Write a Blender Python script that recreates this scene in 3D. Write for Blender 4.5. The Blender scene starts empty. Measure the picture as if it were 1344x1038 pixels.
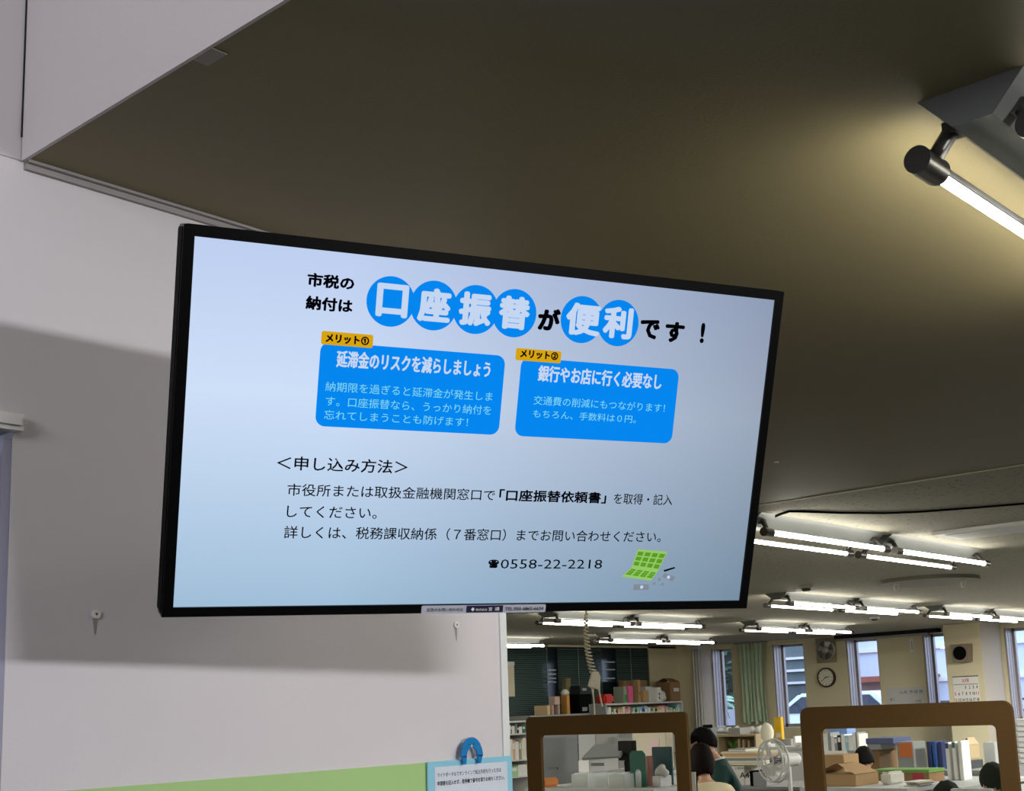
import bpy, bmesh, math, random
from mathutils import Vector, Matrix
random.seed(7)
sc = bpy.context.scene
COL = sc.collection

def lin(c):
    c = c / 255.0
    return c / 12.92 if c <= .04045 else ((c + .055) / 1.055) ** 2.4
def rgb(r, g, b): return (lin(r), lin(g), lin(b), 1.0)

# ------------------------------------------------------------------ camera
EYE = 1.55
F, PX, PY = 1698.0, 745.0, 635.0
def cam_axes(yaw, pitch, roll):
    y, p, r = (math.radians(v) for v in (yaw, pitch, roll))
    f0 = Vector((math.sin(y), math.cos(y), 0)); r0 = Vector((math.cos(y), -math.sin(y), 0)); u0 = Vector((0, 0, 1))
    f = f0 * math.cos(p) + u0 * math.sin(p); u = u0 * math.cos(p) - f0 * math.sin(p)
    return r0 * math.cos(r) + u * math.sin(r), u * math.cos(r) - r0 * math.sin(r), f
RGT, UPV, FWD = cam_axes(49.8, 9.86, -2.27)
cam = bpy.data.cameras.new('camera'); camo = bpy.data.objects.new('camera', cam); COL.objects.link(camo)
camo.matrix_world = Matrix((( RGT.x, UPV.x, -FWD.x, 0), (RGT.y, UPV.y, -FWD.y, 0), (RGT.z, UPV.z, -FWD.z, EYE), (0, 0, 0, 1)))
cam.sensor_fit = 'HORIZONTAL'; cam.sensor_width = 36; cam.lens = F / 1344 * 36
cam.shift_x = (672 - PX) / 1344; cam.shift_y = (PY - 519) / 1344
cam.clip_start = .05; cam.clip_end = 300
sc.camera = camo

# ------------------------------------------------------------------ world, light, exposure
sc.view_settings.view_transform = 'Standard'; sc.view_settings.look = 'None'
sc.view_settings.gamma = 1; sc.view_settings.exposure = 0.0
sc.view_settings.use_curve_mapping = False
w = bpy.data.worlds.new('overcast_sky'); sc.world = w; w.use_nodes = True
bgn = w.node_tree.nodes['Background']; bgn.inputs[0].default_value = (.62, .74, 1.0, 1); bgn.inputs[1].default_value = 3.4

def area(name, loc, size, power, colr, target=None, spread=180):
    l = bpy.data.lights.new(name, 'AREA'); l.shape = 'RECTANGLE'; l.size, l.size_y = size
    l.energy = power; l.color = colr; l.spread = math.radians(spread)
    o = bpy.data.objects.new(name, l); COL.objects.link(o); o.location = loc
    d = (Vector(target) - Vector(loc)) if target else Vector((0, 0, -1))
    o.rotation_euler = d.to_track_quat('-Z', 'Y').to_euler()
    return o
UNSEEN_LIGHTS = [area('unseen_lobby_light', (-1.3, -.6, 3.62), (1.2, 1.2), 7, (1, .98, .98)),
         area('unseen_lobby_light', (-.5, -3.2, 3.62), (1.6, 1.6), 12, (1, .98, .98)),
         area('hall_shadow_light', (1.3, -5.6, 2.36), (1.5, .2), 56, (1, .98, 1.0), (1.35, 2.0, .9), 90),  # unseen light, aimed to cast the television's shadow on the wall
         area('tv_wall_fill', (3.0, -.15, 2.46), (.6, .6), 5, (1, .98, .96)),  # added unseen light, pushes the television's shadow to the left
         area('soffit_fill', (-3.7, -.6, 3.0), (2.2, 1.0), 27, (.97, .96, 1.0), (1.0, .3, 3.15), 80),  # added to brighten the soffit, no window stands here
         area('office_fill', (8.2, .6, 2.47), (1.6, .9), 50, (1, .98, .92)),  # this and the next three: added out of view to brighten the office
         area('office_fill', (10.5, 2.4, 2.47), (1.2, .6), 210, (1, .98, .92)),
         area('office_fill', (14.6, 4.6, 2.47), (1.2, .6), 420, (1, .98, .92)),
         area('office_fill', (5.2, 9.0, 2.47), (1.6, 1.6), 330, (1, .98, .92))]

# ------------------------------------------------------------------ geometry of the view turned into points of the room
def ray(px, py):
    return RGT * ((px - PX) / F) - UPV * ((py - PY) / F) + FWD
def at(px, py, x=None, y=None, z=None, d=None):
    r = ray(px, py)
    if x is not None: k = x / r.x
    elif y is not None: k = y / r.y
    elif z is not None: k = (z - EYE) / r.z
    else: k = d / math.hypot(r.x, r.y)
    return Vector((r.x * k, r.y * k, r.z * k + EYE))

# ------------------------------------------------------------------ materials
MATS = {}
def mat(name, col, rough=.6, metal=0, emit=0, noise=0, nscale=20, bump=0, bscale=60, alpha=1, trans=0, speck=None, coat=0, ior=1.45):
    if name in MATS: return MATS[name]
    m = bpy.data.materials.new(name); MATS[name] = m; m.use_nodes = True
    nt = m.node_tree; b = nt.nodes['Principled BSDF']
    c = rgb(*col)
    b.inputs['Base Color'].default_value = c; b.inputs['Roughness'].default_value = rough
    b.inputs['Metallic'].default_value = metal; b.inputs['IOR'].default_value = ior
    b.inputs['Transmission Weight'].default_value = trans; b.inputs['Alpha'].default_value = alpha
    b.inputs['Coat Weight'].default_value = coat
    if emit:
        b.inputs['Emission Color'].default_value = c; b.inputs['Emission Strength'].default_value = emit
    tc = nt.nodes.new('ShaderNodeTexCoord')
    if noise:
        n = nt.nodes.new('ShaderNodeTexNoise'); n.inputs['Scale'].default_value = nscale; n.inputs['Detail'].default_value = 4
        nt.links.new(tc.outputs['Object'], n.inputs['Vector'])
        mx = nt.nodes.new('ShaderNodeMix'); mx.data_type = 'RGBA'
        mx.inputs['A'].default_value = tuple(v * (1 - noise) for v in c[:3]) + (1,)
        mx.inputs['B'].default_value = tuple(min(1, v * (1 + noise)) for v in c[:3]) + (1,)
        nt.links.new(n.outputs['Fac'], mx.inputs['Factor']); out = mx.outputs['Result']
        if speck:
            v = nt.nodes.new('ShaderNodeTexNoise'); v.inputs['Scale'].default_value = speck[0]; v.inputs['Detail'].default_value = 2
            nt.links.new(tc.outputs['Object'], v.inputs['Vector'])
            rp = nt.nodes.new('ShaderNodeValToRGB'); rp.color_ramp.elements[0].position = speck[1]; rp.color_ramp.elements[1].position = speck[1] + .04
            rp.color_ramp.elements[0].color = (0, 0, 0, 1); rp.color_ramp.elements[1].color = (1, 1, 1, 1)
            nt.links.new(v.outputs['Fac'], rp.inputs['Fac'])
            m2 = nt.nodes.new('ShaderNodeMix'); m2.data_type = 'RGBA'; m2.inputs['B'].default_value = tuple(k * .35 for k in c[:3]) + (1,)
            nt.links.new(rp.outputs['Color'], m2.inputs['Factor']); nt.links.new(out, m2.inputs['A']); out = m2.outputs['Result']
        nt.links.new(out, b.inputs['Base Color'])
    if bump:
        n2 = nt.nodes.new('ShaderNodeTexNoise'); n2.inputs['Scale'].default_value = bscale
        nt.links.new(tc.outputs['Object'], n2.inputs['Vector'])
        bp = nt.nodes.new('ShaderNodeBump'); bp.inputs['Strength'].default_value = bump; bp.inputs['Distance'].default_value = .002
        nt.links.new(n2.outputs['Fac'], bp.inputs['Height']); nt.links.new(bp.outputs['Normal'], b.inputs['Normal'])
    return m
def emis(name, col, s=1.0):
    if name in MATS: return MATS[name]
    m = bpy.data.materials.new(name); MATS[name] = m; m.use_nodes = True
    nt = m.node_tree; nt.nodes.clear()
    o = nt.nodes.new('ShaderNodeOutputMaterial'); e = nt.nodes.new('ShaderNodeEmission')
    e.inputs[0].default_value = rgb(*col); e.inputs[1].default_value = s
    nt.links.new(e.outputs[0], o.inputs[0]); return m

WALL = mat('wall_paint', (208, 204, 208), .75, noise=.03, nscale=1.5, bump=.25, bscale=140)
SOFF = mat('soffit_paint', (206, 200, 203), .75, noise=.03, nscale=1.5, bump=.25, bscale=140)
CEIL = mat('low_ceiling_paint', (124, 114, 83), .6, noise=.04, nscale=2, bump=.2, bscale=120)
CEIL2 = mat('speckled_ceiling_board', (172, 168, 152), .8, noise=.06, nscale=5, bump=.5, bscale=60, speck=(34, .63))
TRIM = mat('grey_trim', (150, 148, 146), .5)
LTRIM = mat('pale_corner_bead', (222, 226, 226), .35)
JAMB = mat('lilac_door_jamb', (150, 150, 172), .5)
GREEN = mat('green_wall_band', (164, 200, 132), .6, noise=.03, nscale=3)
FLOOR = mat('vinyl_floor', (48, 47, 44), .6, noise=.08, nscale=3)
DARK = mat('dark_gap_and_shade', (14, 13, 12), .8)
BLACK = mat('black_plastic', (4, 4, 5), .3)
BLACK.node_tree.nodes['Principled BSDF'].inputs['Specular IOR Level'].default_value = .15
BLACKM = mat('black_matt', (10, 10, 11), .7)
BLACKM.node_tree.nodes['Principled BSDF'].inputs['Specular IOR Level'].default_value = .06
WHITE = mat('white_paint', (225, 225, 222), .5)
PAPER = mat('white_paper', (226, 224, 216), .8)
METAL = mat('socket_metal', (98, 97, 95), .33, metal=.85)
HOUS = mat('lamp_housing', (118, 121, 119), .4)
TUBE = emis('tube_light', (255, 250, 236), 60.0); TUBE2 = emis('office_tube_light', (255, 250, 236), 21.0)
CARD = mat('cardboard', (176, 143, 100), .85, noise=.06, nscale=8)
CARD2 = mat('dark_cardboard', (140, 108, 70), .85, noise=.08, nscale=8)
CARDP = mat('pale_cardboard', (205, 180, 140), .85, noise=.05, nscale=8)
SCRB = mat('brown_board', (96, 70, 29), .8, noise=.07, nscale=14, bump=.3, bscale=160)
CREAM = mat('cream_wall', (216, 206, 172), .75, noise=.05, nscale=2)
PINKW = mat('pinkish_wall', (205, 195, 180), .75, noise=.04, nscale=2)
TANW = mat('tan_wall', (150, 130, 95), .7)
LILAC = mat('lilac_aluminium', (168, 158, 154), .4, metal=.3)
GREYM = mat('grey_metal', (150, 151, 150), .45, metal=.1)
LGREY = mat('light_grey_plastic', (200, 201, 198), .5)
DGREY = mat('dark_grey_plastic', (70, 72, 74), .5)
def clear(name, fac, tint, rough=.03):
    m = bpy.data.materials.new(name); MATS[name] = m; m.use_nodes = True; nt = m.node_tree; nt.nodes.clear()
    o = nt.nodes.new('ShaderNodeOutputMaterial'); x = nt.nodes.new('ShaderNodeMixShader'); a = nt.nodes.new('ShaderNodeBsdfTransparent'); g = nt.nodes.new('ShaderNodeBsdfGlossy')
    a.inputs[0].default_value = tint; g.inputs['Roughness'].default_value = rough; x.inputs[0].default_value = fac
    nt.links.new(a.outputs[0], x.inputs[1]); nt.links.new(g.outputs[0], x.inputs[2]); nt.links.new(x.outputs[0], o.inputs[0]); return m
GLASS = clear('window_glass', .05, (.95, .97, 1, 1))
CLEAR = clear('clear_acrylic', .012, (.97, .98, .98, 1))
SKIN = mat('skin', (205, 160, 130), .55)
HAIRB = mat('black_hair', (13, 11, 10), .8, bump=.6, bscale=200)
HAIRN = mat('dark_brown_hair', (24, 15, 12), .75, bump=.6, bscale=200)
for h_ in (HAIRB, HAIRN): h_.node_tree.nodes['Principled BSDF'].inputs['Specular IOR Level'].default_value = .15

# ------------------------------------------------------------------ building helpers
WMX = {}
def wm(o): return WMX.get(o.name, Matrix.Identity(4))
def tag(o, label=None, cat=None, group=None, kind=None):
    if label: o['label'] = label
    if cat: o['category'] = cat
    if group: o['group'] = group
    if kind: o['kind'] = kind
    return o
def thing(name, label, cat, loc=(0, 0, 0), group=None, mtx=None):
    o = bpy.data.objects.new(name, None); COL.objects.link(o); o.empty_display_size = .05
    M = mtx if mtx is not None else Matrix.Translation(Vector(loc))
    o.matrix_world = M; WMX[o.name] = M.copy()
    return tag(o, label, cat, group)
class MB:
    def __init__(s): s.v = []; s.f = []; s.sm = []
    def add(s, vs, fs, M=None, smooth=False):
        n = len(s.v)
        s.v += [(M @ Vector(p)) if M is not None else Vector(p) for p in vs]
        s.f += [[i + n for i in f] for f in fs]; s.sm += [smooth] * len(fs); return s
    def box(s, a, b, M=None):
        x0, y0, z0 = (min(p, q) for p, q in zip(a, b)); x1, y1, z1 = (max(p, q) for p, q in zip(a, b))
        return s.add([(x0,y0,z0),(x1,y0,z0),(x1,y1,z0),(x0,y1,z0),(x0,y0,z1),(x1,y0,z1),(x1,y1,z1),(x0,y1,z1)],
                     [(0,3,2,1),(4,5,6,7),(0,1,5,4),(1,2,6,5),(2,3,7,6),(3,0,4,7)], M)
    def prism(s, poly, y0, y1, M=None):      # polygon in x,z extruded along y
        n = len(poly)
        vs = [(x, y0, z) for x, z in poly] + [(x, y1, z) for x, z in poly]
        return s.add(vs, [tuple(range(n)), tuple(range(2*n-1, n-1, -1))] + [(i, i+n, (i+1) % n + n, (i+1) % n) for i in range(n)], M)
    def cyl(s, p, q, r, n=16, r2=None, caps=True, M=None):
        p, q = Vector(p), Vector(q); d = (q - p).normalized(); r2 = r if r2 is None else r2
        a = d.orthogonal().normalized(); b = d.cross(a)
        vs = []
        for c, rr in ((p, r), (q, r2)):
            for i in range(n):
                t = 2*math.pi*i/n; vs.append(c + (a*math.cos(t) + b*math.sin(t))*rr)
        s.add(vs, [(i, (i+1) % n, (i+1) % n + n, i+n) for i in range(n)], M, True)
        if caps: s.add(vs, [tuple(range(n-1, -1, -1)), tuple(range(n, 2*n))], M)
        return s
    def tube(s, pts, r, n=6, M=None, rads=None):
        pts = [Vector(p) for p in pts]; N = len(pts); vs = []; a = None
        for k, p in enumerate(pts):
            d = (pts[min(k+1, N-1)] - pts[max(k-1, 0)]).normalized()
            if a is None: a = d.orthogonal().normalized()
            a = (a - d*a.dot(d)).normalized(); b = d.cross(a); rr = rads[k] if rads else r
            vs += [p + (a*math.cos(2*math.pi*i/n) + b*math.sin(2*math.pi*i/n))*rr for i in range(n)]
        fs = [(k*n+i, k*n+(i+1) % n, (k+1)*n+(i+1) % n, (k+1)*n+i) for k in range(N-1) for i in range(n)]
        s.add(vs, fs, M, True)
        return s.add(vs, [tuple(range(n-1, -1, -1)), tuple(range((N-1)*n, N*n))], M)
    def sphere(s, c, r, seg=16, rings=10, M=None, fn=None):
        c = Vector(c); r = Vector((r, r, r)) if not hasattr(r, '__len__') else Vector(r); vs = []
        for j in range(rings+1):
            th = math.pi*j/rings
            for i in range(seg):
                ph = 2*math.pi*i/seg
                p = Vector((math.sin(th)*math.cos(ph)*r.x, math.sin(th)*math.sin(ph)*r.y, math.cos(th)*r.z))
                if fn: p = fn(p)
                vs.append(c + p)
        fs = [(j*seg+i, (j+1)*seg+i, (j+1)*seg+(i+1) % seg, j*seg+(i+1) % seg) for j in range(rings) for i in range(seg)]
        return s.add(vs, fs, M, True)
    def torus(s, c, nrm, R, r, n=32, m=6, M=None):
        c = Vector(c); d = Vector(nrm).normalized(); a = d.orthogonal().normalized(); b = d.cross(a); vs = []
        for i in range(n):
            t = 2*math.pi*i/n; e = a*math.cos(t) + b*math.sin(t)
            vs += [c + e*(R + r*math.cos(2*math.pi*j/m)) + d*r*math.sin(2*math.pi*j/m) for j in range(m)]
        return s.add(vs, [(i*m+j, ((i+1) % n)*m+j, ((i+1) % n)*m+(j+1) % m, i*m+(j+1) % m) for i in range(n) for j in range(m)], M, True)
    def build(s, name, m, parent=None, bevel=0, label=None, kind=None):
        if parent is not None: inv = wm(parent).inverted(); vs = [inv @ p for p in s.v]; off = None
        else:
            off = Vector(((min(p.x for p in s.v)+max(p.x for p in s.v))/2, (min(p.y for p in s.v)+max(p.y for p in s.v))/2, min(p.z for p in s.v)))
            vs = [p - off for p in s.v]
        me = bpy.data.meshes.new(name); me.from_pydata([tuple(p) for p in vs], [], s.f)
        me.polygons.foreach_set('use_smooth', s.sm); me.materials.append(m)
        o = bpy.data.objects.new(name, me); COL.objects.link(o)
        if parent is not None:
            o.parent = parent; WMX[o.name] = wm(parent)
        else:
            o.location = off; WMX[o.name] = Matrix.Translation(off)
        bm = bmesh.new(); bm.from_mesh(me); bmesh.ops.recalc_face_normals(bm, faces=bm.faces)
        if bevel: bmesh.ops.bevel(bm, geom=[e for e in bm.edges], offset=bevel, segments=2, affect='EDGES', clamp_overlap=True)
        bm.to_mesh(me); bm.free(); me.update()
        return tag(o, label, kind=kind)
def bx(name, a, b, m, parent=None, bevel=0, **k): return MB().box(a, b).build(name, m, parent, bevel, **k)
def struct(name, mb, m, bevel=0): return tag(mb.build(name, m, None, bevel), kind='structure')

TXT = {}
def glyphs(s, bold=0.0, res=2):
    k = (s, bold)
    if k in TXT: return TXT[k]
    cu = bpy.data.curves.new('tmp', 'FONT'); cu.body = s; cu.offset = bold; cu.resolution_u = res
    o = bpy.data.objects.new('tmp', cu); COL.objects.link(o)
    dg = bpy.context.evaluated_depsgraph_get()
    me = bpy.data.meshes.new_from_object(o.evaluated_get(dg))
    vs = [v.co.copy() for v in me.vertices]; fs = [list(p.vertices) for p in me.polygons]
    bpy.data.objects.remove(o); bpy.data.curves.remove(cu); bpy.data.meshes.remove(me)
    x0, x1 = min(v.x for v in vs), max(v.x for v in vs); y0, y1 = min(v.y for v in vs), max(v.y for v in vs)
    vs = [((v.x-x0)/(x1-x0), (v.y-y0)/(y1-y0)) for v in vs]
    TXT[k] = (vs, fs); return TXT[k]
def lettering(name, s, o, ux, uy, m, parent, bold=0.0, nrm=None, lift=.0004, label=None):
    """ink box of the line s laid on the parallelogram o, ux, uy"""
    vs, fs = glyphs(s); o, ux, uy = Vector(o), Vector(ux), Vector(uy)
    n = nrm if nrm is not None else ux.cross(uy).normalized()
    mb = MB(); w_ = bold*uy.length*1.15; eu, ev = ux.normalized()*w_, uy.normalized()*w_
    ix, iy = ux*(1-2*w_/ux.length), uy*(1-2*w_/uy.length); oo = o + eu + ev
    for i, (p, q) in enumerate([(0, 0)] if not bold else [(0, 0), (1, 0), (-1, 0), (0, .8), (0, -.8), (.7, .6), (-.7, .6), (.7, -.6), (-.7, -.6)]):
        mb.add([oo + eu*p + ev*q + ix*a + iy*b + n*(lift + 1e-5*i) for a, b in vs], fs)
    return mb.build(name, m, parent, label=label)

# ================================================================== ROOM SHELL
Hc = EYE + .95           # low ceiling height 2.50
YW = 2.02                # television wall
XE = 2.147               # its free end
XS = 1.008               # soffit face
XD = .993                # door opening edge
ZD = EYE + .482
XR, YB, TOPL = 18.0, 12.75, 3.7

struct('wall_back_of_hall', MB().box((XD, YW, 0), (XE, YW+.12, Hc)).box((-4, YW, ZD), (XD, YW+.12, Hc)).box((-4, YW, 0), (-.1, YW+.12, ZD)), WALL)
struct('wall_upper_hall', MB().box((-4, YW-.003, Hc+.0), (XS, YW+.12, TOPL)), SOFF)
struct('trim_1', MB().box((XS-.013, YW-.009, Hc-.015), (XE, YW, Hc-.004)).box((XS-.013, YW-.018, Hc-.005), (XE, YW, Hc)), TRIM)
struct('trim_2', MB().box((XE-.017, YW-.004, 0), (XE+.004, YW+.124, Hc)), LTRIM)
struct('trim_3', MB().box((-4, YW-.02, ZD-.002), (XD+.008, YW, ZD+.026)).box((-4, YW-.026, ZD+.006), (XD+.002, YW-.018, ZD+.022)), WHITE)
struct('trim_4', MB().box((XD-.016, YW+.002, 0), (XD, YW+.12, ZD-.012)).box((-.1, YW+.002, 0), (-.084, YW+.12, ZD-.012)), JAMB)
struct('door_1', MB().box((-.08, YW+.07, 0), (XD-.02, YW+.105, ZD-.02)), mat('brown_door', (72, 58, 50), .5))
struct('wall_band_green', MB().box((XD+.03, YW-.004, .35), (XE-.018, YW, EYE-.0985)), GREEN)
# soffit and low ceiling
struct('wall_soffit', MB().box((XS-.02, -6, Hc-.002), (XS-.014, YW-.006, TOPL)), SOFF)
struct('shade_strip_and_joint', MB().box((XS-.0135, -6, Hc-.0006), (XS+.004, YW-.75, Hc+.0004)).box((XS-.0225, YW-.0075, Hc+.04), (XS-.0205, YW-.0055, TOPL)), DARK)  # dark strip painting the soffit edge's shadow, plus the real corner joint
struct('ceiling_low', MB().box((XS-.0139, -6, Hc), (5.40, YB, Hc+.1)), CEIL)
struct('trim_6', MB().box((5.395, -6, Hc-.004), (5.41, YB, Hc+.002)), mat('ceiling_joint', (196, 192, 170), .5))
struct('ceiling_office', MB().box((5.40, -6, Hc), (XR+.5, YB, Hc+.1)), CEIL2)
struct('ceiling_hall', MB().box((-4, -6, TOPL), (XS, YW+.12, TOPL+.1)), WHITE)
struct('floor', MB().box((-4, -6, -.1), (XR+.5, YB+.2, 0)), FLOOR)
struct('wall_left', MB().box((-4.1, -6, 0), (-4, YW+.12, TOPL)), WALL)
struct('wall_behind', MB().box((-4.1, -6.1, 0), (XR, -6, TOPL)), WALL)
tpp = at(281, 80, z=Hc-.001)
bx('tape_patch', (XS-.0135, tpp.y-.03, Hc-.0018), (XS+.012, tpp.y+.018, Hc-.0007), mat('old_tape', (150, 142, 140), .6))
tag(bpy.data.objects['tape_patch'], 'small whitish patch on the lower edge of the soffit above the television', 'tape')

struct('wall_office_left', MB().box((XE-.14, YW+.12, 0), (XE-.02, YB, Hc)), CREAM)
# blinds wall (y) and windows wall (x)
struct('wall_blinds', MB().box((XE-.14, YB, 0), (XR+.5, YB+.15, EYE-.25)).box((XE-.14, YB, Hc-.03), (XR+.5, YB+.15, Hc))
       .box((16.95, YB, 0), (XR+.5, YB+.15, Hc)).box((XE-.14, YB, 0), (9.5, YB+.15, Hc)), CREAM)
ZS, ZT = EYE-.42, EYE+.885
def yx(px, x=XR, py=880): return at(px, py, x=x).y
OPEN = [(yx(934), yx(961)), (yx(1015), yx(1056)), (yx(1112), yx(1154)), (yx(1214), yx(1246)), (yx(1322), 6.2)]
mb = MB(); mb.box((XR, -6, 0), (XR+.35, YB, ZS)).box((XR, -6, ZT), (XR+.35, YB, Hc))
prev = YB
for a, b in OPEN: mb.box((XR, a, ZS), (XR+.35, prev, ZT)); prev = b
mb.box((XR, -6, ZS), (XR+.35, prev, ZT))
struct('wall_windows', mb, CREAM)
for i, (a, b) in enumerate(OPEN):
    o = struct('window_%d' % (i+1), MB().box((XR+.05, b+.0, ZS), (XR+.09, b+.03, ZT)).box((XR+.26, a-.05, ZS), (XR+.32, a, ZT)).box((XR+.26, b, ZS), (XR+.32, b+.04, ZT))
               .box((XR+.26, b, ZS), (XR+.32, a, ZS+.05)).box((XR+.26, b, ZT-.04), (XR+.32, a, ZT)), LILAC)
    MB().box((XR+.285, b+.04, ZS+.05), (XR+.29, a-.05, ZT-.04)).build('pane', GLASS, o)
    lm = MB()
    for k in range(3): lm.box((XR+.02+.08*k, a-.022, ZS), (XR+.085+.08*k, a-.002, ZT))
    lm.build('side_frame', LILAC, o)
# pillars
struct('wall_pillar_corner', MB().box((17.72, at(921, 880, x=17.72).y, 0), (XR, YB, Hc)), PINKW)
bb = struct('wall_pillar_face', MB().box((17.714, at(921, 880, x=17.72).y-.001, 0), (17.72, YB, Hc)), CREAM)
struct('wall_pillar', MB().box((17.3, at(1289, 860, x=17.3).y, 0), (XR, at(1241, 860, x=17.3).y, Hc)), PINKW)
struct('wall_pillar_front', MB().box((17.294, at(1289, 860, x=17.3).y-.001, 0), (17.3, at(1241, 860, x=17.3).y, Hc)), CREAM)
pp = thing('wall_pipes', 'pair of pale vertical pipes on the corner pillar by the first window', 'pipe', (17.67, yx(914, 17.67), 0))
for q in (911, 914.5, 918): MB().cyl((17.675, yx(q, 17.675), 0), (17.675, yx(q, 17.675), Hc-.03), .022, 10).build('pipe', LGREY, pp)
bx('pipe_box', (17.62, yx(919.5, 17.67), Hc-.07), (17.712, yx(907, 17.67), Hc-.001), LGREY, pp)
# curtain box and rail over windows three and four
struct('trim_7', MB().box((XR-.12, yx(1240), Hc-.055), (XR-.001, yx(1103), Hc-.001)), DARK)
struct('trim_8', MB().box((XR-.1, yx(1226), Hc-.085), (XR-.02, yx(1104), Hc-.055)), GREYM)

# blinds with glass behind
bl = thing('window_blind', 'dark teal horizontal slat blinds over the long window behind the bookcases', 'blind', (13.2, YB, EYE-.2))
bx('glass', (9.5, YB+.02, EYE-.25), (16.95, YB+.03, Hc-.03), mat('dark_glass', (30, 42, 46), .08), bl)
mb = MB(); z = EYE-.22
gaps = [(at(717, 880, y=YB).x, at(731, 880, y=YB).x), (at(789, 880, y=YB).x, at(808, 880, y=YB).x)]
segs = []; x = 9.5
for g0, g1 in gaps: segs.append((x, g0)); x = g1
segs.append((x, 16.92))
while z < Hc-.06:
    for s0, s1 in segs: mb.add([(s0, YB-.03, z), (s1, YB-.03, z), (s1, YB-.006, z+.022), (s0, YB-.006, z+.022)], [(0, 1, 2, 3)])
    z += .028
mb.build('slats', mat('teal_slats', (84, 104, 102), .5), bl, kind='stuff')
for px in (716, 757, 826):
    X = at(px, 880, y=YB).x; bx('ladder_cord', (X-.006, YB-.04, EYE-.2), (X+.006, YB-.034, Hc-.04), mat('pale_cord', (120, 135, 135), .6), bl)
for (pa, pb, ys) in ((718, 730, (879, 884.5, 890, 895)), (789, 807, (868.5, 878.5, 890))):  # pale bars painted in as window reflections between the blinds
    mb = MB()
    for yy in ys:
        A = at(pa, yy, y=YB-.01); B = at(pb, yy, y=YB-.01); mb.box((A.x, YB-.012, A.z-.012), (B.x, YB-.008, A.z+.006))
    mb.build('reflection_bars', mat('pale_reflection', (190, 200, 212), .4), bl)

# ================================================================== LIGHT FIXTURES
def fixture(x0, yc, L, label, zc=Hc, group='twin tube ceiling lamps of the office', tubem=None, hang=0, w=.12, base=0):
    tubem = tubem or TUBE2
    z = zc - hang
    t = thing('ceiling_lamp', label, 'ceiling lamp', (x0 + L/2, yc, z), group)
    Mx = Matrix(((0, 1, 0, 0), (1, 0, 0, yc), (0, 0, 1, 0), (0, 0, 0, 1)))   # local (x=across, y=along) -> world
    MB().prism([(-w*.96, z), (w*.96, z), (.033, z-.06), (-.033, z-.06)], x0+base, x0+L-base, Mx).build('housing', HOUS, t)
    for s in (-1, 1):
        yy = yc + s*w; zz = z - .10
        for e, xx in ((1, x0), (-1, x0+L)):
            sk = MB().cyl((xx, yy, zz), (xx + e*.075, yy, zz), .0232, 24).build('socket', METAL, t)
            MB().tube([(xx+e*.072, yc+s*w*.62, z-.035), (xx+e*.045, yy, zz)], .014, 12).box((xx+e*.055, yc+s*(w*.6-.016), z-.048), (xx+e*.09, yc+s*(w*.6+.014), z-.028)).build('socket_arm', METAL, sk)
        MB().cyl((x0+.07, yy, zz), (x0+L-.07, yy, zz), .0132, 16).build('tube', tubem, t)
        arc = []
        for q_ in range(7):
            an = math.radians(135 + (q_-3)*(24 if tubem is TUBE else 7)) if s > 0 else math.radians(45 + (q_-3)*(24 if tubem is TUBE else 7))
            arc.append((an, .0136, .0152))
        oc = [(math.cos(a_)*ro, math.sin(a_)*ro) for a_, ri, ro in arc] + [(math.cos(a_)*ri, math.sin(a_)*ri) for a_, ri, ro in arc[::-1]]
        nn_ = len(oc); Pq = [(xx_, yy+p_, zz+q2) for xx_ in (x0+.075, x0+L-.075) for p_, q2 in oc]
        MB().add(Pq, [(i_, (i_+1) % nn_, (i_+1) % nn_+nn_, i_+nn_) for i_ in range(nn_)], smooth=True).build('tube_spine', GREYM, t)
    if hang:
        for xx in (x0+.15, x0+L-.15): MB().cyl((xx, yc, z), (xx, yc, Hc), .004, 6).build('hanging_rod', METAL, t)
    return t
fixture(1.880, .733, 1.30, 'nearest twin tube lamp with white sloping housing on the low ceiling', group=None, tubem=TUBE, w=.092, base=.012)
fixture(5.63, 3.585, 1.36, 'twin tube lamp right of the television, nearer of the two in its row')
fixture(7.08, 3.585, 1.36, 'second twin tube lamp in the row right of the television')
fixture(10.05, 6.10, 1.28, 'twin tube lamp below the first row, just past the lower right corner of the television')
fixture(11.42, 6.10, 1.28, 'twin tube lamp ending above the round wall clock')
fixture(13.3, 6.10, 1.28, 'twin tube lamp above the calendar at the right edge of the picture')
fixture(14.66, 6.10, 1.28, 'farther twin tube lamp in the row above the calendar')
fixture(9.55, 8.42, 1.25, 'twin tube lamp under the television behind the hanging coiled cord')
fixture(10.85, 8.42, 1.25, 'twin tube lamp under the television, right of the hanging cord')
fixture(13.2, 8.42, 1.15, 'twin tube lamp above the green curtain')
fixture(14.4, 8.42, 1.15, 'twin tube lamp above the ventilation fan')
fixture(13.1, 10.6, 1.2, 'twin tube lamp above the cartons on the bookcase')
fixture(14.35, 10.6, 1.2, 'twin tube lamp above the corner pillar')
fixture(11.95, 11.75, 1.25, 'low hung twin tube lamp in front of the dark blinds, left one')

# ================================================================== TELEVISION
v3 = Vector((.3287, -.0799, -.4050))
def rodr(w_):
    t = w_.length; return Matrix.Rotation(t, 4, w_.normalized())
TVM = Matrix.Translation(Vector((1.41475, 1.32808, .40863 + EYE))) @ rodr(v3)
tv = thing('television', 'large black framed flat television showing a blue and white notice, tilted down', 'television', mtx=TVM)
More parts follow.
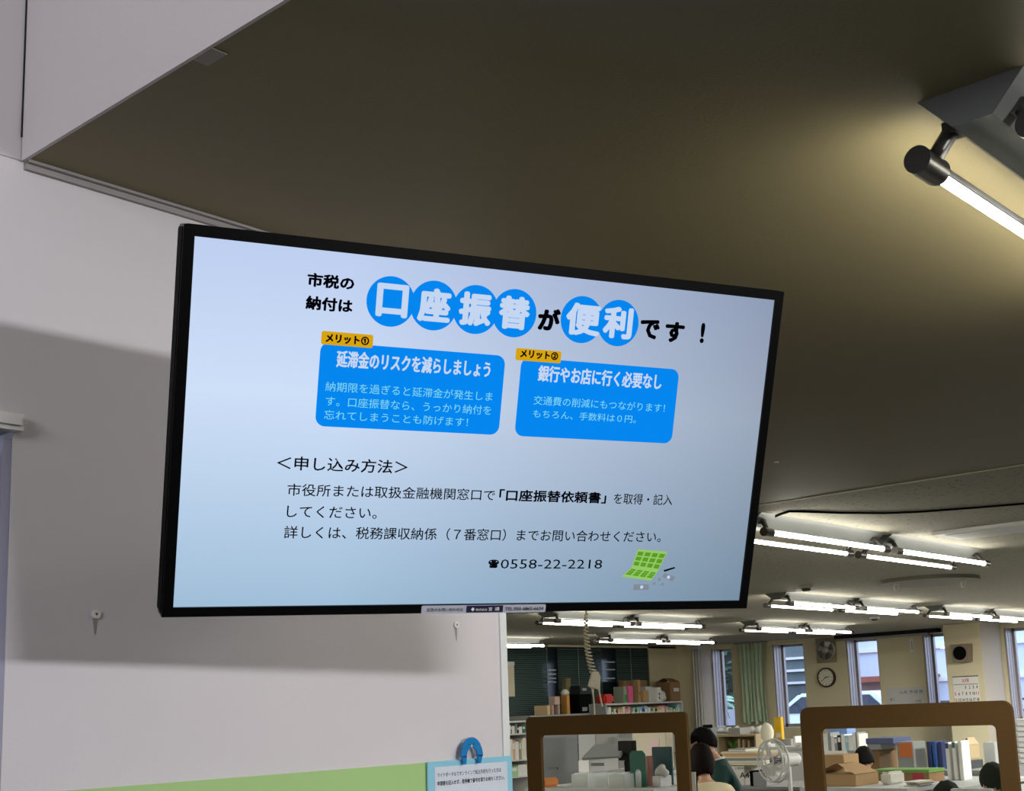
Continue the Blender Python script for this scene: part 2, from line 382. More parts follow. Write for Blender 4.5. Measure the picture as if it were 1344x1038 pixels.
# local: x right, z up, y away from the viewer; screen at y=0
SW, SH = .4705, .256
BW, BT, BB = .4855, .2712, .2696
def T(p): return TVM @ Vector(p)
mb = MB()
for a, b in (((-BW, -.004, SH), (BW, .03, BT)), ((-BW, -.004, -BB), (BW, .03, -SH)), ((-BW, -.004, -SH), (-SW, .03, SH)), ((SW, -.004, -SH), (BW, .03, SH))):
    mb.box(a, b, TVM)
bz = mb.build('bezel', BLACK, tv)
mb = MB()
def rrect(x0, z0, x1, z1, r, n=6):
    P = []
    for cx, cz, a0 in ((x1-r, z1-r, 0), (x0+r, z1-r, 90), (x0+r, z0+r, 180), (x1-r, z0+r, 270)):
        for i in range(n+1):
            t = math.radians(a0 + 90*i/n); P.append((cx + r*math.cos(t), cz + r*math.sin(t)))
    return P
MB().prism(rrect(-BW-.001, -BB-.001, BW+.001, BT+.001, .008), .0015, .036, TVM).build('rim', BLACKM, tv)
MB().prism(rrect(-.44, -.25, .44, .24, .03), .036, .052, TVM).prism(rrect(-.3, -.24, .3, .12, .03), .052, .075, TVM).build('back_cover', BLACKM, tv)
# slide background, with viewing-angle falloff painted into its emission
sm = bpy.data.materials.new('screen_white_falloff'); sm.use_nodes = True; nt = sm.node_tree; nt.nodes.clear()
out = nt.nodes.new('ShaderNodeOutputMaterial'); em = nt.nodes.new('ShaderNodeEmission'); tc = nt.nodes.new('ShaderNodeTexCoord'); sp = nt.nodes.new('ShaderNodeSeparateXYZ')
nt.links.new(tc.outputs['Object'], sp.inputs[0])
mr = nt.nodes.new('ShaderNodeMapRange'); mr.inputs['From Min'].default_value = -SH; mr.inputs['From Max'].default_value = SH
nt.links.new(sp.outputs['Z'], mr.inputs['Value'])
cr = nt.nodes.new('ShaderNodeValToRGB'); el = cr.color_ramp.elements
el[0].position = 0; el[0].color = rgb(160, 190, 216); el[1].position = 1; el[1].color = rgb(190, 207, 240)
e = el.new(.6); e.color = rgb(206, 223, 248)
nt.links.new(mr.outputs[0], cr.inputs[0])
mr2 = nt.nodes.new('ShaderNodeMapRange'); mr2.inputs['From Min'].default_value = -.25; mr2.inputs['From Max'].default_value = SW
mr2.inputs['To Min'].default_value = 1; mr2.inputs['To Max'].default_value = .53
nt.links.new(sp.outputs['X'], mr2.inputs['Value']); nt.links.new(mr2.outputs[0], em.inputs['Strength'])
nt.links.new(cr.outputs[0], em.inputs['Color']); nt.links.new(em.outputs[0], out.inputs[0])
MATS['screen_white_falloff'] = sm
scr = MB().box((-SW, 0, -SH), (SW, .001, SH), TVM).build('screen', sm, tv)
BLU = emis('screen_blue', (5, 140, 248), .92); YEL = emis('screen_yellow', (226, 172, 18), .9)
INK = mat('screen_ink', (2, 3, 10), 1)
INK.node_tree.nodes['Principled BSDF'].inputs['Specular IOR Level'].default_value = 0; CYAN = emis('screen_cyan', (128, 226, 250), .9); SWT = emis('screen_letters', (196, 214, 240), 1.0)
LGRN = emis('screen_pale_green', (160, 214, 110), .85); DGRN = emis('screen_mid_green', (98, 168, 40), .85); SGRY = emis('screen_grey', (140, 148, 160), .85)
k = .001
def flat(name, poly, y, m):
    return MB().add([T((x*k, -y, z*k)) for x, z in poly], [tuple(range(len(poly)))]).build(name, m, scr)
def circ(cx, cz, r, n=40): return [(cx + r*math.cos(2*math.pi*i/n), cz + r*math.sin(2*math.pi*i/n)) for i in range(n)]
def line(s, x0, x1, z0, z1, m, bold=0, lift=.0012, name='text_line'):
    o = T((x0*k, -lift, z0*k)); ux = T((x1*k, -lift, z0*k)) - o; uy = T((x0*k, -lift, z1*k)) - o
    return lettering(name, s, o, ux, uy, m, scr, bold)
line('市税の', -314, -246, 204, 224, INK, .042); line('納付は', -314, -246, 172, 192, INK, .042)
for cx in (-190, -124, -58, 5, 119, 183): flat('blue_disc', circ(cx, 194, 36.3), .0005, BLU)
for s, x0, x1 in (('口', -212, -164), ('座', -149, -98), ('振', -85, -33), ('替', -21, 30), ('便', 91, 151), ('利', 156, 208)):
    line(s, x0, x1, 169 if s != '口' else 171, 220, SWT, .045, name='title_character')
line('が', 44, 82, 172, 207, INK, .055, name='title_character'); line('で', 222, 258, 173, 205, INK, .055, name='title_character')
line('す', 268, 304, 171, 205, INK, .055, name='title_character'); line('!', 334, 342, 174, 208, INK, .05, name='title_character')
flat('blue_box', rrect(-288, 8, -3, 129, 14), .0005, BLU); flat('blue_box', rrect(23.5, 8, 303, 129, 14), .0005, BLU)
flat('yellow_tab', rrect(-288, 125, -212, 144, 3), .0010, YEL); flat('yellow_tab', rrect(13, 124, 89.5, 142.5, 3), .0010, YEL)
line('メリット①', -282, -218, 128, 141, INK, .05, .0015); line('メリット②', 20, 84, 128, 141, INK, .05, .0015)
line('延滞金のリスクを減らしましょう', -264, -26, 94, 119, SWT, .026); line('銀行やお店に行く必要なし', 53, 272, 94, 119.5, SWT, .026)
line('納期限を過ぎると延滞金が発生しま', -277, -19, 59, 73, CYAN); line('す。口座振替なら、うっかり納付を', -275, -19, 38, 52, CYAN)
line('忘れてしまうことも防げます！', -276, -55, 18.5, 32, CYAN)
line('交通費の削減にもつながります！', 50, 283, 58, 72, CYAN); line('もちろん、手数料は０円。', 51, 232, 38, 50.5, CYAN)
line('＜申し込み方法＞', -339, -144, -57, -36.5, INK, .014)
line('市役所または取扱金融機関窓口で', -321.5, 0, -94, -76, INK, .007); line('「口座振替依頼書」', 7, 193, -94, -75, INK, .03)
line('を取得・記入', 207, 316, -94, -76, INK, .007)
line('してください。', -320, -186, -125.5, -108, INK, .007); line('詳しくは、税務課収納係（７番窓口）までお問い合わせください。', -322, 302, -156.5, -137.5, INK, .007)
line('☎', -1, 17, -200, -186, INK, .05); line('0558-22-2218', 20, 198, -200.5, -185.5, INK)
# passbook illustration
flat('illustration', [(262, -168), (318, -172), (303, -206), (253, -199)], .0006, LGRN)
flat('illustration', [(253, -199), (303, -206), (292, -221), (237, -214)], .0006, LGRN)
for i in range(4):
    for j in range(3):
        a0 = i/4+.03; a1 = (i+1)/4-.03; b0 = j/3*.8+.12; b1 = b0+.2
        def q(a, b): return ((262+a*56)*(1-b)+(253+a*50)*b, (-168-a*4)*(1-b)+(-199-a*7)*b)
        flat('illustration_cell', [q(a0, b0), q(a1, b0), q(a1, b1), q(a0, b1)], .0009, DGRN)
        def q2(a, b): return ((253+a*50)*(1-b)+(237+a*55)*b, (-199-a*7)*(1-b)+(-214-a*7)*b)
        flat('illustration_cell', [q2(a0, b0*.8), q2(a1, b0*.8), q2(a1, b1*.85), q2(a0, b1*.85)], .0009, DGRN)
flat('pen_drawing', [(314, -203), (335, -197.5), (336, -200), (316, -206)], .0008, INK)
flat('banknote_drawing', [(317.5, -208), (338.4, -215), (333, -222.4), (312, -213.6)], .0008, SGRY); flat('banknote_drawing', [(261, -227), (289, -227), (290.4, -236), (261, -237)], .0008, SGRY)
for cx, cz in ((308, -219), (299, -226), (315, -227)): flat('coin_drawing', circ(cx, cz, 2.6, 14), .0008, SGRY)
flat('coin_drawing', circ(276, -231.5, 3, 14), .001, SWT); flat('coin_drawing', circ(325, -215, 3, 14), .001, SWT)
# advertiser sticker on the bottom bezel
stk = MB().prism(rrect(-.105, -.2702, .103, -.2575, .002), -.0050, -.0040, TVM).build('sticker', mat('sticker_silver', (176, 180, 192), .4), tv, label='silver and navy advertising sticker')
MB().box((-.032, -.0056, -.2690), (.029, -.0048, -.2582), TVM).build('sticker_panel', mat('navy_print', (22, 24, 62), .4), stk)
NAVT = mat('navy_letter', (20, 20, 40), .5)
def sline(s, x0, x1, z0, z1, m, b=.015):
    o = T((x0*k, -.0058, z0*k)); lettering('sticker_lettering', s, o, T((x1*k, -.0058, z0*k))-o, T((x0*k, -.0058, z1*k))-o, m, stk, b)
sline('広告のお問い合わせは', -96.5, -38, -266.6, -261, NAVT, .004); sline('TEL.050-6865-6634', 32.5, 98.5, -266.6, -261.2, NAVT, .006)
sline('株式会社', -17, 2.5, -266.4, -262.6, PAPER, .01); sline('宣', 4.5, 11, -266.4, -260.8, PAPER, .012); sline('通', 15, 23, -266.4, -260.8, PAPER, .012); sline('◆', -25, -18.5, -267, -260.6, PAPER, 0)
# swing-arm mount
mnt = MB().prism(rrect(-.12, -.12, .12, .12, .01), .075, .083, TVM).build('mount_plate', BLACKM, tv)
pA = T((0, .085, 0)); pB = Vector((1.86, 1.72, pA.z+.01)); pC = Vector((1.70, YW-.01, pA.z+.01))
MB().tube([pA, pB], .018, 10).cyl(pB-Vector((0, 0, .04)), pB+Vector((0, 0, .04)), .022, 14).tube([pB, pC], .018, 10).build('mount_arm', BLACKM, tv)
MB().box((1.64, YW-.014, pC.z-.12), (1.76, YW-.0005, pC.z+.12)).build('wall_plate', BLACKM, tv)

# wall anchors
def anchor(px, py, label):
    c = at(px, py, y=YW)
    t = thing('wall_plug', label, 'wall plug', c)
    MB().cyl((c.x, YW-.0045, c.z), (c.x, YW-.0002, c.z), .0075, 16).build('washer', WHITE, t)
    MB().box((c.x-.0022, YW-.0052, c.z-.0006), (c.x+.0022, YW-.0044, c.z+.0006)).box((c.x-.0006, YW-.0052, c.z-.0022), (c.x+.0006, YW-.0044, c.z+.0022)).build('cross_slot', DARK, t)
    MB().add([(c.x-.005, YW-.0006, c.z-.006), (c.x+.004, YW-.0006, c.z-.006), (c.x+.002, YW-.0006, c.z-.034), (c.x-.0005, YW-.0006, c.z-.034)], [(0, 1, 2, 3)]).build('rust_streak', mat('streak', (150, 144, 142), .8), t)
anchor(125, 806, 'white wall plug with a screw left of the television'); anchor(598, 820, 'wall plug with a dark streak just under the television')

# hanging notice and clip at the wall end
yS = YW-.010
A = at(561, 1000, y=yS); B = at(672, 992.5, y=yS)
sg = thing('notice_board', 'light blue framed notice hanging at the end of the hall wall', 'notice', (A.x, yS, A.z-.3))
bx('backing', (A.x, yS, A.z-.21), (B.x, yS+.004, A.z), mat('pale_blue_plastic', (140, 200, 222), .4), sg, .001)
W0 = at(570, 1007, y=yS); W1 = at(665, 1000, y=yS)
bx('paper_sheet', (W0.x, yS-.001, W0.z-.17), (W1.x, yS, W0.z), mat('pale_paper', (205, 214, 226), .6), sg)
def oline(s, a, b, h, bold, m=NAVT):
    P = at(*a, y=yS-.0012); Q = at(*b, y=yS-.0012); lettering('lettering', s, P, Vector((Q.x-P.x, 0, 0)), Vector((0, 0, h)), m, sg, bold)
oline('マイナポータルでオンラインで転出手続を行った方は', (574, 1020.5), (657.5, 1014), .0095, 0); oline('申請書を記入せず、発券機で番号を取りお待ちください。', (574, 1031.5), (662, 1024.5), .0095, .012)
# bird shaped arch clip
c = at(617.5, 993, y=yS-.004)
cl = thing('bird_clip', 'blue bird shaped plastic clip holding the light blue notice', 'clip', c)
outer = []; inner = []
for i in range(19):
    t = math.pi*i/18; outer.append((math.cos(t)*.0325, math.sin(t)*.041*1.0))
    inner.append((math.cos(t)*.0165, math.sin(t)*.0205))
mbc = MB(); n = 19
Pf = [(c.x+x, yS-.010, c.z+z+.0) for x, z in outer] + [(c.x+x, yS-.010, c.z+z) for x, z in inner]
Pb = [(p[0], yS-.0055, p[2]) for p in Pf]
fs = [(i, i+1, n+i+1, n+i) for i in range(n-1)]
mbc.add(Pf+Pb, fs + [tuple(j+2*n for j in f[::-1]) for f in fs] + [(i, i+2*n, i+1+2*n, i+1) for i in range(n-1)] + [(n+i, n+i+1, 3*n+i+1, 3*n+i) for i in range(n-1)] + [(0, n, 3*n, 2*n), (n-1, 3*n-1, 4*n-1, 2*n-1)])
for s in (-1, 1): mbc.prism([(c.x+s*.0315, c.z+.002), (c.x+s*.0165, c.z+.002), (c.x+s*.019, c.z-.0145), (c.x+s*.026, c.z-.0145)], yS-.010, yS-.0055)
mbc.build('arch', mat('clip_blue', (28, 124, 190), .35), cl)
for s in (-.0095, .005): MB().sphere((c.x+s, yS-.0105, c.z+.0265), .0011, 8, 6).build('eye', BLACKM, cl)
MB().sphere((c.x-.0025, yS-.011, c.z+.0225), (.002, .0015, .003), 8, 6).build('beak', mat('beak_cream', (222, 214, 170), .5), cl)
MB().box((c.x-.025, yS-.0055, c.z-.0135), (c.x-.020, yS-.0005, c.z-.008)).box((c.x+.020, yS-.0055, c.z-.0135), (c.x+.025, yS-.0005, c.z-.008)).build('clip_jaw', mat('clip_blue', (28, 124, 190)), cl)

# ================================================================== COUNTER AND THE TWO SCREENS
ct = thing('counter', 'long reception counter that the brown framed clear screens stand on', 'counter', (3.3, .9, 0))
bx('worktop', (2.95, -2.5, .97), (3.6, 3.3, 1.0), mat('counter_top', (120, 106, 86), .4), ct, .004)
bx('front_panel', (3.0, -2.5, 0), (3.03, 3.3, .97), WHITE, ct); bx('back_panel', (3.5, -2.5, 0), (3.53, 3.3, .97), WHITE, ct)
def screen(y1, y0, label, r):
    t = thing('sneeze_screen', label, 'screen', (3.2, (y0+y1)/2, 1.0), 'brown framed clear counter screens')
    z1 = EYE-.0215; z0 = 1.0; bt = .06
    Mx = Matrix(((0, 1, 0, 0), (1, 0, 0, 0), (0, 0, 1, 0), (0, 0, 0, 1)))
    O = rrect(y0, z0, y1, z1, r, 5); I = rrect(y0+.046, z0+.07, y1-.062, z1-bt, .012, 5)
    n = len(O); vs = []
    for X in (3.2, 3.212): vs += [(X, a, b) for a, b in O] + [(X, a, b) for a, b in I]
    fs = []
    for i in range(n):
        j = (i+1) % n; fs += [(i, j, n+j, n+i), (2*n+j, 2*n+i, 3*n+i, 3*n+j), (i, 2*n+i, 2*n+j, j), (n+i, n+j, 3*n+j, 3*n+i)]
    MB().add(vs, fs).build('frame', SCRB, t)
    MB().box((3.205, y0+.03, z0+.05), (3.207, y1-.05, z1-bt+.02)).build('clear_sheet', CLEAR, t)
    for yy in (y0+.1, y1-.1): MB().box((3.12, yy-.004, 1.0), (3.29, yy+.004, 1.04)).build('foot', SCRB, t)
screen(at(690, 943, x=3.2).y, at(900, 934, x=3.2).y, 'brown board framed clear screen left of the two seated people', .016)
screen(at(1049, 929, x=3.2).y, at(1327, 920, x=3.2).y, 'brown board framed clear screen below the wall clock and calendar', .026)

# ================================================================== GENERIC FURNISHING
def span_y(px0, py0, px1, py1, Y, t):      # block whose front face stands on the plane y=Y
    a = at(px0, (py0+py1)/2, y=Y+t); b = at(px1, (py0+py1)/2, y=Y)
    pm = (px0+px1)/2; zt = at(pm, py0, y=Y+t*.3).z; zb = at(pm, py1, y=Y).z
    return Vector((min(a.x, b.x-.03), Y, zb)), Vector((b.x, Y+t, zt))
def span_x(px0, py0, px1, py1, X, t):
    a = at(px0, (py0+py1)/2, x=X); b = at(px1, (py0+py1)/2, x=X+t)
    pm = (px0+px1)/2; zt = at(pm, py0, x=X+t*.3).z; zb = at(pm, py1, x=X).z
    return Vector((X, min(b.y, a.y-.03), zb)), Vector((X+t, a.y, zt))
def block(name, label, cat, rect, m, X=None, Y=None, t=.3, z0=None, group=None, bevel=.004, patch=None, tape=False, flaps=False):
    a, b = span_x(*rect, X, t) if X is not None else span_y(*rect, Y, t)
    if z0 is not None: a.z = z0
    if b.z < a.z + .02: b.z = a.z + .02
    o = thing(name, label, cat, ((a.x+b.x)/2, (a.y+b.y)/2, a.z), group)
    bx('body', a, b, m, o, bevel)
    if tape: bx('tape', ((a.x*.6+b.x*.4), a.y-.002, b.z-.06), ((a.x*.4+b.x*.6), b.y, b.z+.0015), mat('parcel_tape', (196, 172, 120), .3), o)
    if flaps:
        MB().add([(a.x, a.y, b.z), (b.x, a.y, b.z), (b.x-.03, a.y+(b.y-a.y)*.45, b.z+.06), (a.x+.03, a.y+(b.y-a.y)*.45, b.z+.06)], [(0, 1, 2, 3)]).build('flap', m, o)
        MB().add([(a.x, b.y, b.z), (b.x, b.y, b.z), (b.x-.03, b.y-(b.y-a.y)*.45, b.z+.06), (a.x+.03, b.y-(b.y-a.y)*.45, b.z+.06)], [(0, 1, 2, 3)]).build('flap', m, o)
    if patch:
        (u0, v0, u1, v1), pm_ = patch; h = b.z-a.z
        if X is not None: bx('label_patch', (a.x-.003, b.y-(b.y-a.y)*u1, a.z+h*v0), (a.x-.0005, b.y-(b.y-a.y)*u0, a.z+h*v1), pm_, o)
        else: bx('label_patch', (a.x+(b.x-a.x)*u0, a.y-.003, a.z+h*v0), (a.x+(b.x-a.x)*u1, a.y-.0005, a.z+h*v1), pm_, o)
    return o, a, b

def bookcase(name, label, x0, x1, y0, y1, zt, shelves, m, open_side='y', group=None):
    t = thing(name, label, 'bookcase' if 'bookcase' in name else 'shelf', ((x0+x1)/2, (y0+y1)/2, 0), group)
    bx('top_board', (x0, y0, zt-.025), (x1, y1, zt), m, t)
    if open_side == 'y':
        bx('side_panel', (x0, y0, 0), (x0+.02, y1, zt-.025), m, t); bx('side_panel', (x1-.02, y0, 0), (x1, y1, zt-.025), m, t)
        bx('back_panel', (x0+.02, y1-.012, 0), (x1-.02, y1, zt-.025), m, t)
        for z in shelves: bx('shelf_board', (x0+.02, y0+.01, z-.02), (x1-.02, y1-.012, z), m, t)
    else:
        bx('side_panel', (x0, y0, 0), (x1, y0+.02, zt-.025), m, t); bx('side_panel', (x0, y1-.02, 0), (x1, y1, zt-.025), m, t)
        bx('back_panel', (x1-.012, y0+.02, 0), (x1, y1-.02, zt-.025), m, t)
        for z in shelves: bx('shelf_board', (x0+.01, y0+.02, z-.02), (x1-.012, y1-.02, z), m, t)
    return t
PAL = {'pale blue': (150, 195, 215), 'green': (70, 140, 60), 'dark green': (20, 80, 40), 'white': (222, 222, 216), 'pink': (220, 150, 150),
       'peach': (215, 170, 130), 'cream': (222, 212, 170), 'grey': (140, 142, 142), 'navy': (34, 48, 96), 'blue': (40, 84, 150), 'light green': (160, 205, 150), 'black': (22, 24, 28), 'teal': (40, 110, 110)}
def pm(cn): return mat('print_' + cn.replace(' ', '_'), PAL[cn], .5)
ORD = 'first second third fourth fifth sixth seventh eighth ninth tenth eleventh twelfth thirteenth fourteenth fifteenth sixteenth seventeenth eighteenth nineteenth twentieth'.split() + ['twenty-'+w_ for w_ in 'first second third fourth fifth sixth seventh eighth ninth'.split()]
def books(kind, axis, start, end, fixed, depth, z, hmin, hmax, tmin, tmax, cols, where, group):
    s = start; i = 0
    while s < end - tmin:
        w_ = min(random.uniform(tmin, tmax), end - s); h = random.uniform(hmin, hmax); cn = cols[i % len(cols)]; i += 1
        e0 = random.uniform(0, .02)
        if axis == 'x': a, b = (s, fixed+e0, z), (s+w_-.002, fixed+depth, z+h)
        else: a, b = (fixed+e0, s, z), (fixed+depth, s+w_-.002, z+h)
        o = bx(kind, a, b, pm(cn)); tag(o, '%s %s, %s from the left %s' % (cn, kind.replace('_', ' '), ORD[i-1] if i <= len(ORD) else 'number %d' % i, where), kind.split('_')[-1], group)
        if w_ > .035:
            if axis == 'x': bx('spine_label', (s+w_*.2, fixed+e0-.002, z+h*.55), (s+w_*.8, fixed+e0, z+h*.85), PAPER, o)
            else: bx('spine_label', (fixed+e0-.002, s+w_*.2, z+h*.55), (fixed+e0, s+w_*.8, z+h*.85), PAPER, o)
        s += w_
def stack(name, label, a, b, n, cols, group=None):     # pile of papers as one thing of separate sheets bundles
    t = thing(name, label, 'papers', ((a[0]+b[0])/2, (a[1]+b[1])/2, a[2])); h = (b[2]-a[2])/n
    for i in range(n):
        j = random.uniform(-.012, .012); q = random.uniform(-.012, .012)
        bx('paper_bundle', (a[0]+j, a[1]+q, a[2]+i*h), (b[0]+j, b[1]+q, a[2]+(i+1)*h-.002), pm(cols[i % len(cols)]), t)
    return t

# ---------------- bookcases under the blinds
YC = 12.2
zA = at(675, 946, y=YC).z; zB = at(735, 937.5, y=YC).z; zC = at(835, 922, y=YC).z
xA0, xA1 = at(655, 940, y=YC).x, at(695, 940, y=YC).x; xB1 = at(776, 930, y=YC).x; xC1 = at(896, 925, y=YC).x
bookcase('bookcase', 'white bookcase with loose papers at the end of the hall wall', xA0, xA1, YC, YC+.4, zA, [zA-.17, zA-.52, zA-.74, .35], LGREY)
bookcase('low_bookcase', 'grey bookcase under the black boxes', xA1+.01, xB1, YC, YC+.4, zB, [zB-.4, zB-.8, .3], GREYM)
bookcase('binder_bookcase', 'bookcase of binders with cartons on top by the corner pillar', xB1+.01, xC1, YC, YC+.4, zC, [zC-.38, zC-.76, .35], LGREY)
books('paper_file', 'x', xA0+.04, xA1-.04, YC+.03, .3, zA-.17, .08, .13, .03, .08, ['teal', 'white', 'grey', 'black', 'white'], 'on the white bookcase top shelf', 'files on the top shelf of the white bookcase')
books('upright_file', 'x', xA0+.04, xA1-.04, YC+.03, .3, zA-.52, .22, .3, .03, .09, ['white', 'grey', 'cream', 'white', 'peach'], 'on the white bookcase second shelf', 'files on the second shelf of the white bookcase')
books('flat_file', 'x', xA0+.04, xA1-.04, YC+.03, .3, zA-.74, .1, .15, .1, .2, ['cream', 'light green', 'white'], 'on the white bookcase third shelf', 'files on the third shelf of the white bookcase')
books('ring_binder', 'x', at(797, 930, y=YC).x, xC1-.03, YC+.02, .28, zC-.38, .28, .33, .045, .08,
      ['pale blue', 'white', 'green', 'white', 'black', 'peach', 'peach', 'cream', 'pink', 'pink', 'grey', 'light green', 'dark green', 'light green', 'pale blue', 'navy'], 'under the cartons', 'ring binders in the bookcase under the cartons')
BOXG = 'cartons along the top of the bookcases'
yf = YC+.05
P_WH = PAPER
block('carton', 'wide tan carton left of the small pink boxes', 'carton', (701, 926, 722, 937.5), CARDP, Y=yf, t=.25, z0=zB, group=BOXG)
_, a, b = block('small_box', 'lower left of the three small pinkish boxes', 'box', (719, 925, 727, 937), mat('pinkish_box', (190, 165, 150), .7), Y=yf-.03, t=.1, z0=zB)
block('small_box', 'lower right of the three small pinkish boxes', 'box', (727, 925, 735, 937), mat('pinkish_box', (190, 165, 150)), Y=yf-.03, t=.1, z0=zB)
block('small_box', 'upper pinkish box lying on two small ones', 'box', (721, 914, 735, 925), mat('pinkish_box', (190, 165, 150)), Y=yf-.03, t=.1, z0=b.z)
_, a, b = block('carton', 'narrow orange brown carton beside the black box', 'carton', (736, 912, 748, 937), mat('orange_card', (190, 138, 70), .8), Y=yf, t=.12, z0=zB, group=BOXG)
o = thing('plastic_bag', 'crumpled clear bag on the narrow orange brown carton', 'bag', ((a.x+b.x)/2, (a.y+b.y)/2, b.z))
MB().sphere(((a.x+b.x)/2, (a.y+b.y)/2, b.z+.035), (.06, .06, .045), 12, 8, fn=lambda p: p*(1+.18*math.sin(p.x*90+p.z*70))).build('bag_body', mat('bag_white', (205, 205, 200), .3), o)
_, a, b = block('storage_box', 'large black box with a pale label left of the red parcel', 'box', (747, 911, 777, 937), BLACKM, Y=yf, t=.2, z0=zB, patch=((.2, .12, .6, .32), mat('grey_label', (150, 155, 155), .6)))
block('storage_case', 'black case with a pale strip on the large black box', 'case', (749, 900, 775, 911), mat('case_black', (34, 36, 42), .5), Y=yf, t=.18, z0=b.z, patch=((.2, .4, .6, .7), mat('grey_label', (150, 155, 155))))
block('grey_carton', 'khaki carton leaning behind the black case', 'carton', (738, 890, 750, 937), mat('khaki_card', (112, 104, 74), .8), Y=yf+.21, t=.08, z0=zB)
block('red_parcel', 'bright red plastic wrapped parcel beside the hanging plug', 'parcel', (781, 911, 807, 922), mat('red_wrap', (206, 56, 44), .3), Y=yf, t=.2, z0=zC, bevel=.03)
block('green_box', 'grey box with a bright green print beside the red parcel', 'box', (805, 901, 823, 922), mat('sage_box', (150, 160, 140), .6), Y=yf, t=.2, z0=zC, patch=((.2, .1, .9, .5), mat('bright_green', (40, 150, 70), .5)))
block('pink_box', 'slim pink patterned box next to the green printed one', 'box', (821, 900, 831, 922), mat('pink_wrap', (214, 90, 140), .5), Y=yf-.03, t=.06, z0=zC)
block('carton', 'tall narrow tan carton standing right of the pink box', 'carton', (831, 892, 841, 922), CARD, Y=yf, t=.1, z0=zC, group=BOXG, patch=((.2, .35, .8, .45), CARD2))
block('carton', 'brown carton lying behind the pink box and the tall carton', 'carton', (812, 893, 850, 922), CARD2, Y=yf+.22, t=.1, z0=zC, group=BOXG)
block('carton', 'small square tan carton in front of the white box', 'carton', (839, 906, 852, 922), CARD, Y=yf-.04, t=.08, z0=zC, group=BOXG, bevel=.01)
block('white_box', 'plain white box behind the small square carton', 'box', (841, 901, 857, 922), LGREY, Y=yf+.08, t=.1, z0=zC)
o, a, b = block('paper_box', 'white box lettered A4 on its side beside the big brown carton', 'box', (856, 902, 868, 922), PAPER, Y=yf-.02, t=.1, z0=zC)
lettering('lettering', 'A4', (a.x+(b.x-a.x)*.75, a.y-.001, a.z+.03), (0, 0, .11), (-(b.x-a.x)*.5, 0, 0), BLACKM, o, .02, nrm=Vector((0, -1, 0)))
cbg = at(871, 914, y=yf-.03)
o = thing('plastic_bag', 'white plastic bag slumped beside the box lettered A4', 'bag', (cbg.x, yf, zC))
MB().sphere((cbg.x, yf+.02, zC+.085), (.10, .07, .095), 14, 10, fn=lambda p: p*(1+.12*math.sin(p.x*60+p.z*40))).build('bag_body', mat('bag_white', (205, 205, 200)), o)
block('carton', 'large open brown carton at the right end of the bookcase', 'carton', (861, 895, 893, 922), CARD2, Y=yf+.04, t=.28, z0=zC, group=BOXG, flaps=True, patch=((.35, .5, .85, .68), PAPER))
block('metal_box', 'grey metal box left of the red parcel', 'box', (776, 924, 797, 948), GREYM, Y=YC-.32, t=.3)
# yellow roll blind paper at the left
a = at(663, 873, y=YB-.06); b = at(676, 914, y=YB-.06)
o = thing('hanging_sheet', 'cream sheet hanging on the dark blinds beside the hall wall end', 'sheet', (a.x, YB-.06, b.z))
bx('sheet', (a.x-.3, YB-.06, b.z), (b.x, YB-.056, a.z), mat('cream_sheet', (200, 192, 168), .8), o)
bx('top_bar', (a.x-.3, YB-.07, a.z), (b.x, YB-.035, a.z+.05), LGREY, o)

# ================================================================== THINGS ON THE WINDOW WALL
def disc_frame(t, c, R, d, m, name, n=40): return MB().cyl((c.x-d, c.y, c.z), (c.x, c.y, c.z), R, n).build(name, m, t)
c = at(1086, 889, x=XR-.002)
ck = thing('wall_clock', 'round wall clock with dark rim and cream face under the ventilation fan', 'clock', (c.x, c.y, c.z))
disc_frame(ck, c, .150, .05, mat('clock_rim', (52, 26, 18), .35), 'rim')
MB().cyl((c.x-.052, c.y, c.z), (c.x-.05, c.y, c.z), .128, 40).build('dial', mat('clock_face', (226, 222, 204), .5), ck)
def hand(ang, L, w_, nm, back=.02):
    d = Vector((0, -math.sin(ang), math.cos(ang))); n_ = Vector((0, -math.cos(ang), -math.sin(ang))); o_ = Vector((c.x-.055, c.y, c.z))
    P = [o_-d*back-n_*w_, o_+d*L-n_*w_*.6, o_+d*L+n_*w_*.6, o_-d*back+n_*w_]
    MB().add(P+[p-Vector((.002, 0, 0)) for p in P], [(0, 1, 2, 3), (7, 6, 5, 4), (0, 4, 5, 1), (1, 5, 6, 2), (2, 6, 7, 3), (3, 7, 4, 0)]).build(nm, BLACKM, ck)
hand(math.radians(80), .065, .006, 'hour_hand'); hand(math.radians(236), .10, .004, 'minute_hand')
tk = MB()
for h in range(12):
    t = math.radians(30*h); d = Vector((0, -math.sin(t), math.cos(t))); p = Vector((c.x-.053, c.y, c.z))
    tk.tube([p+d*.100, p+d*(.118 if h % 3 else .120)], .003 if h % 3 else .005, 4)
tk.build('hour_marks', BLACKM, ck)
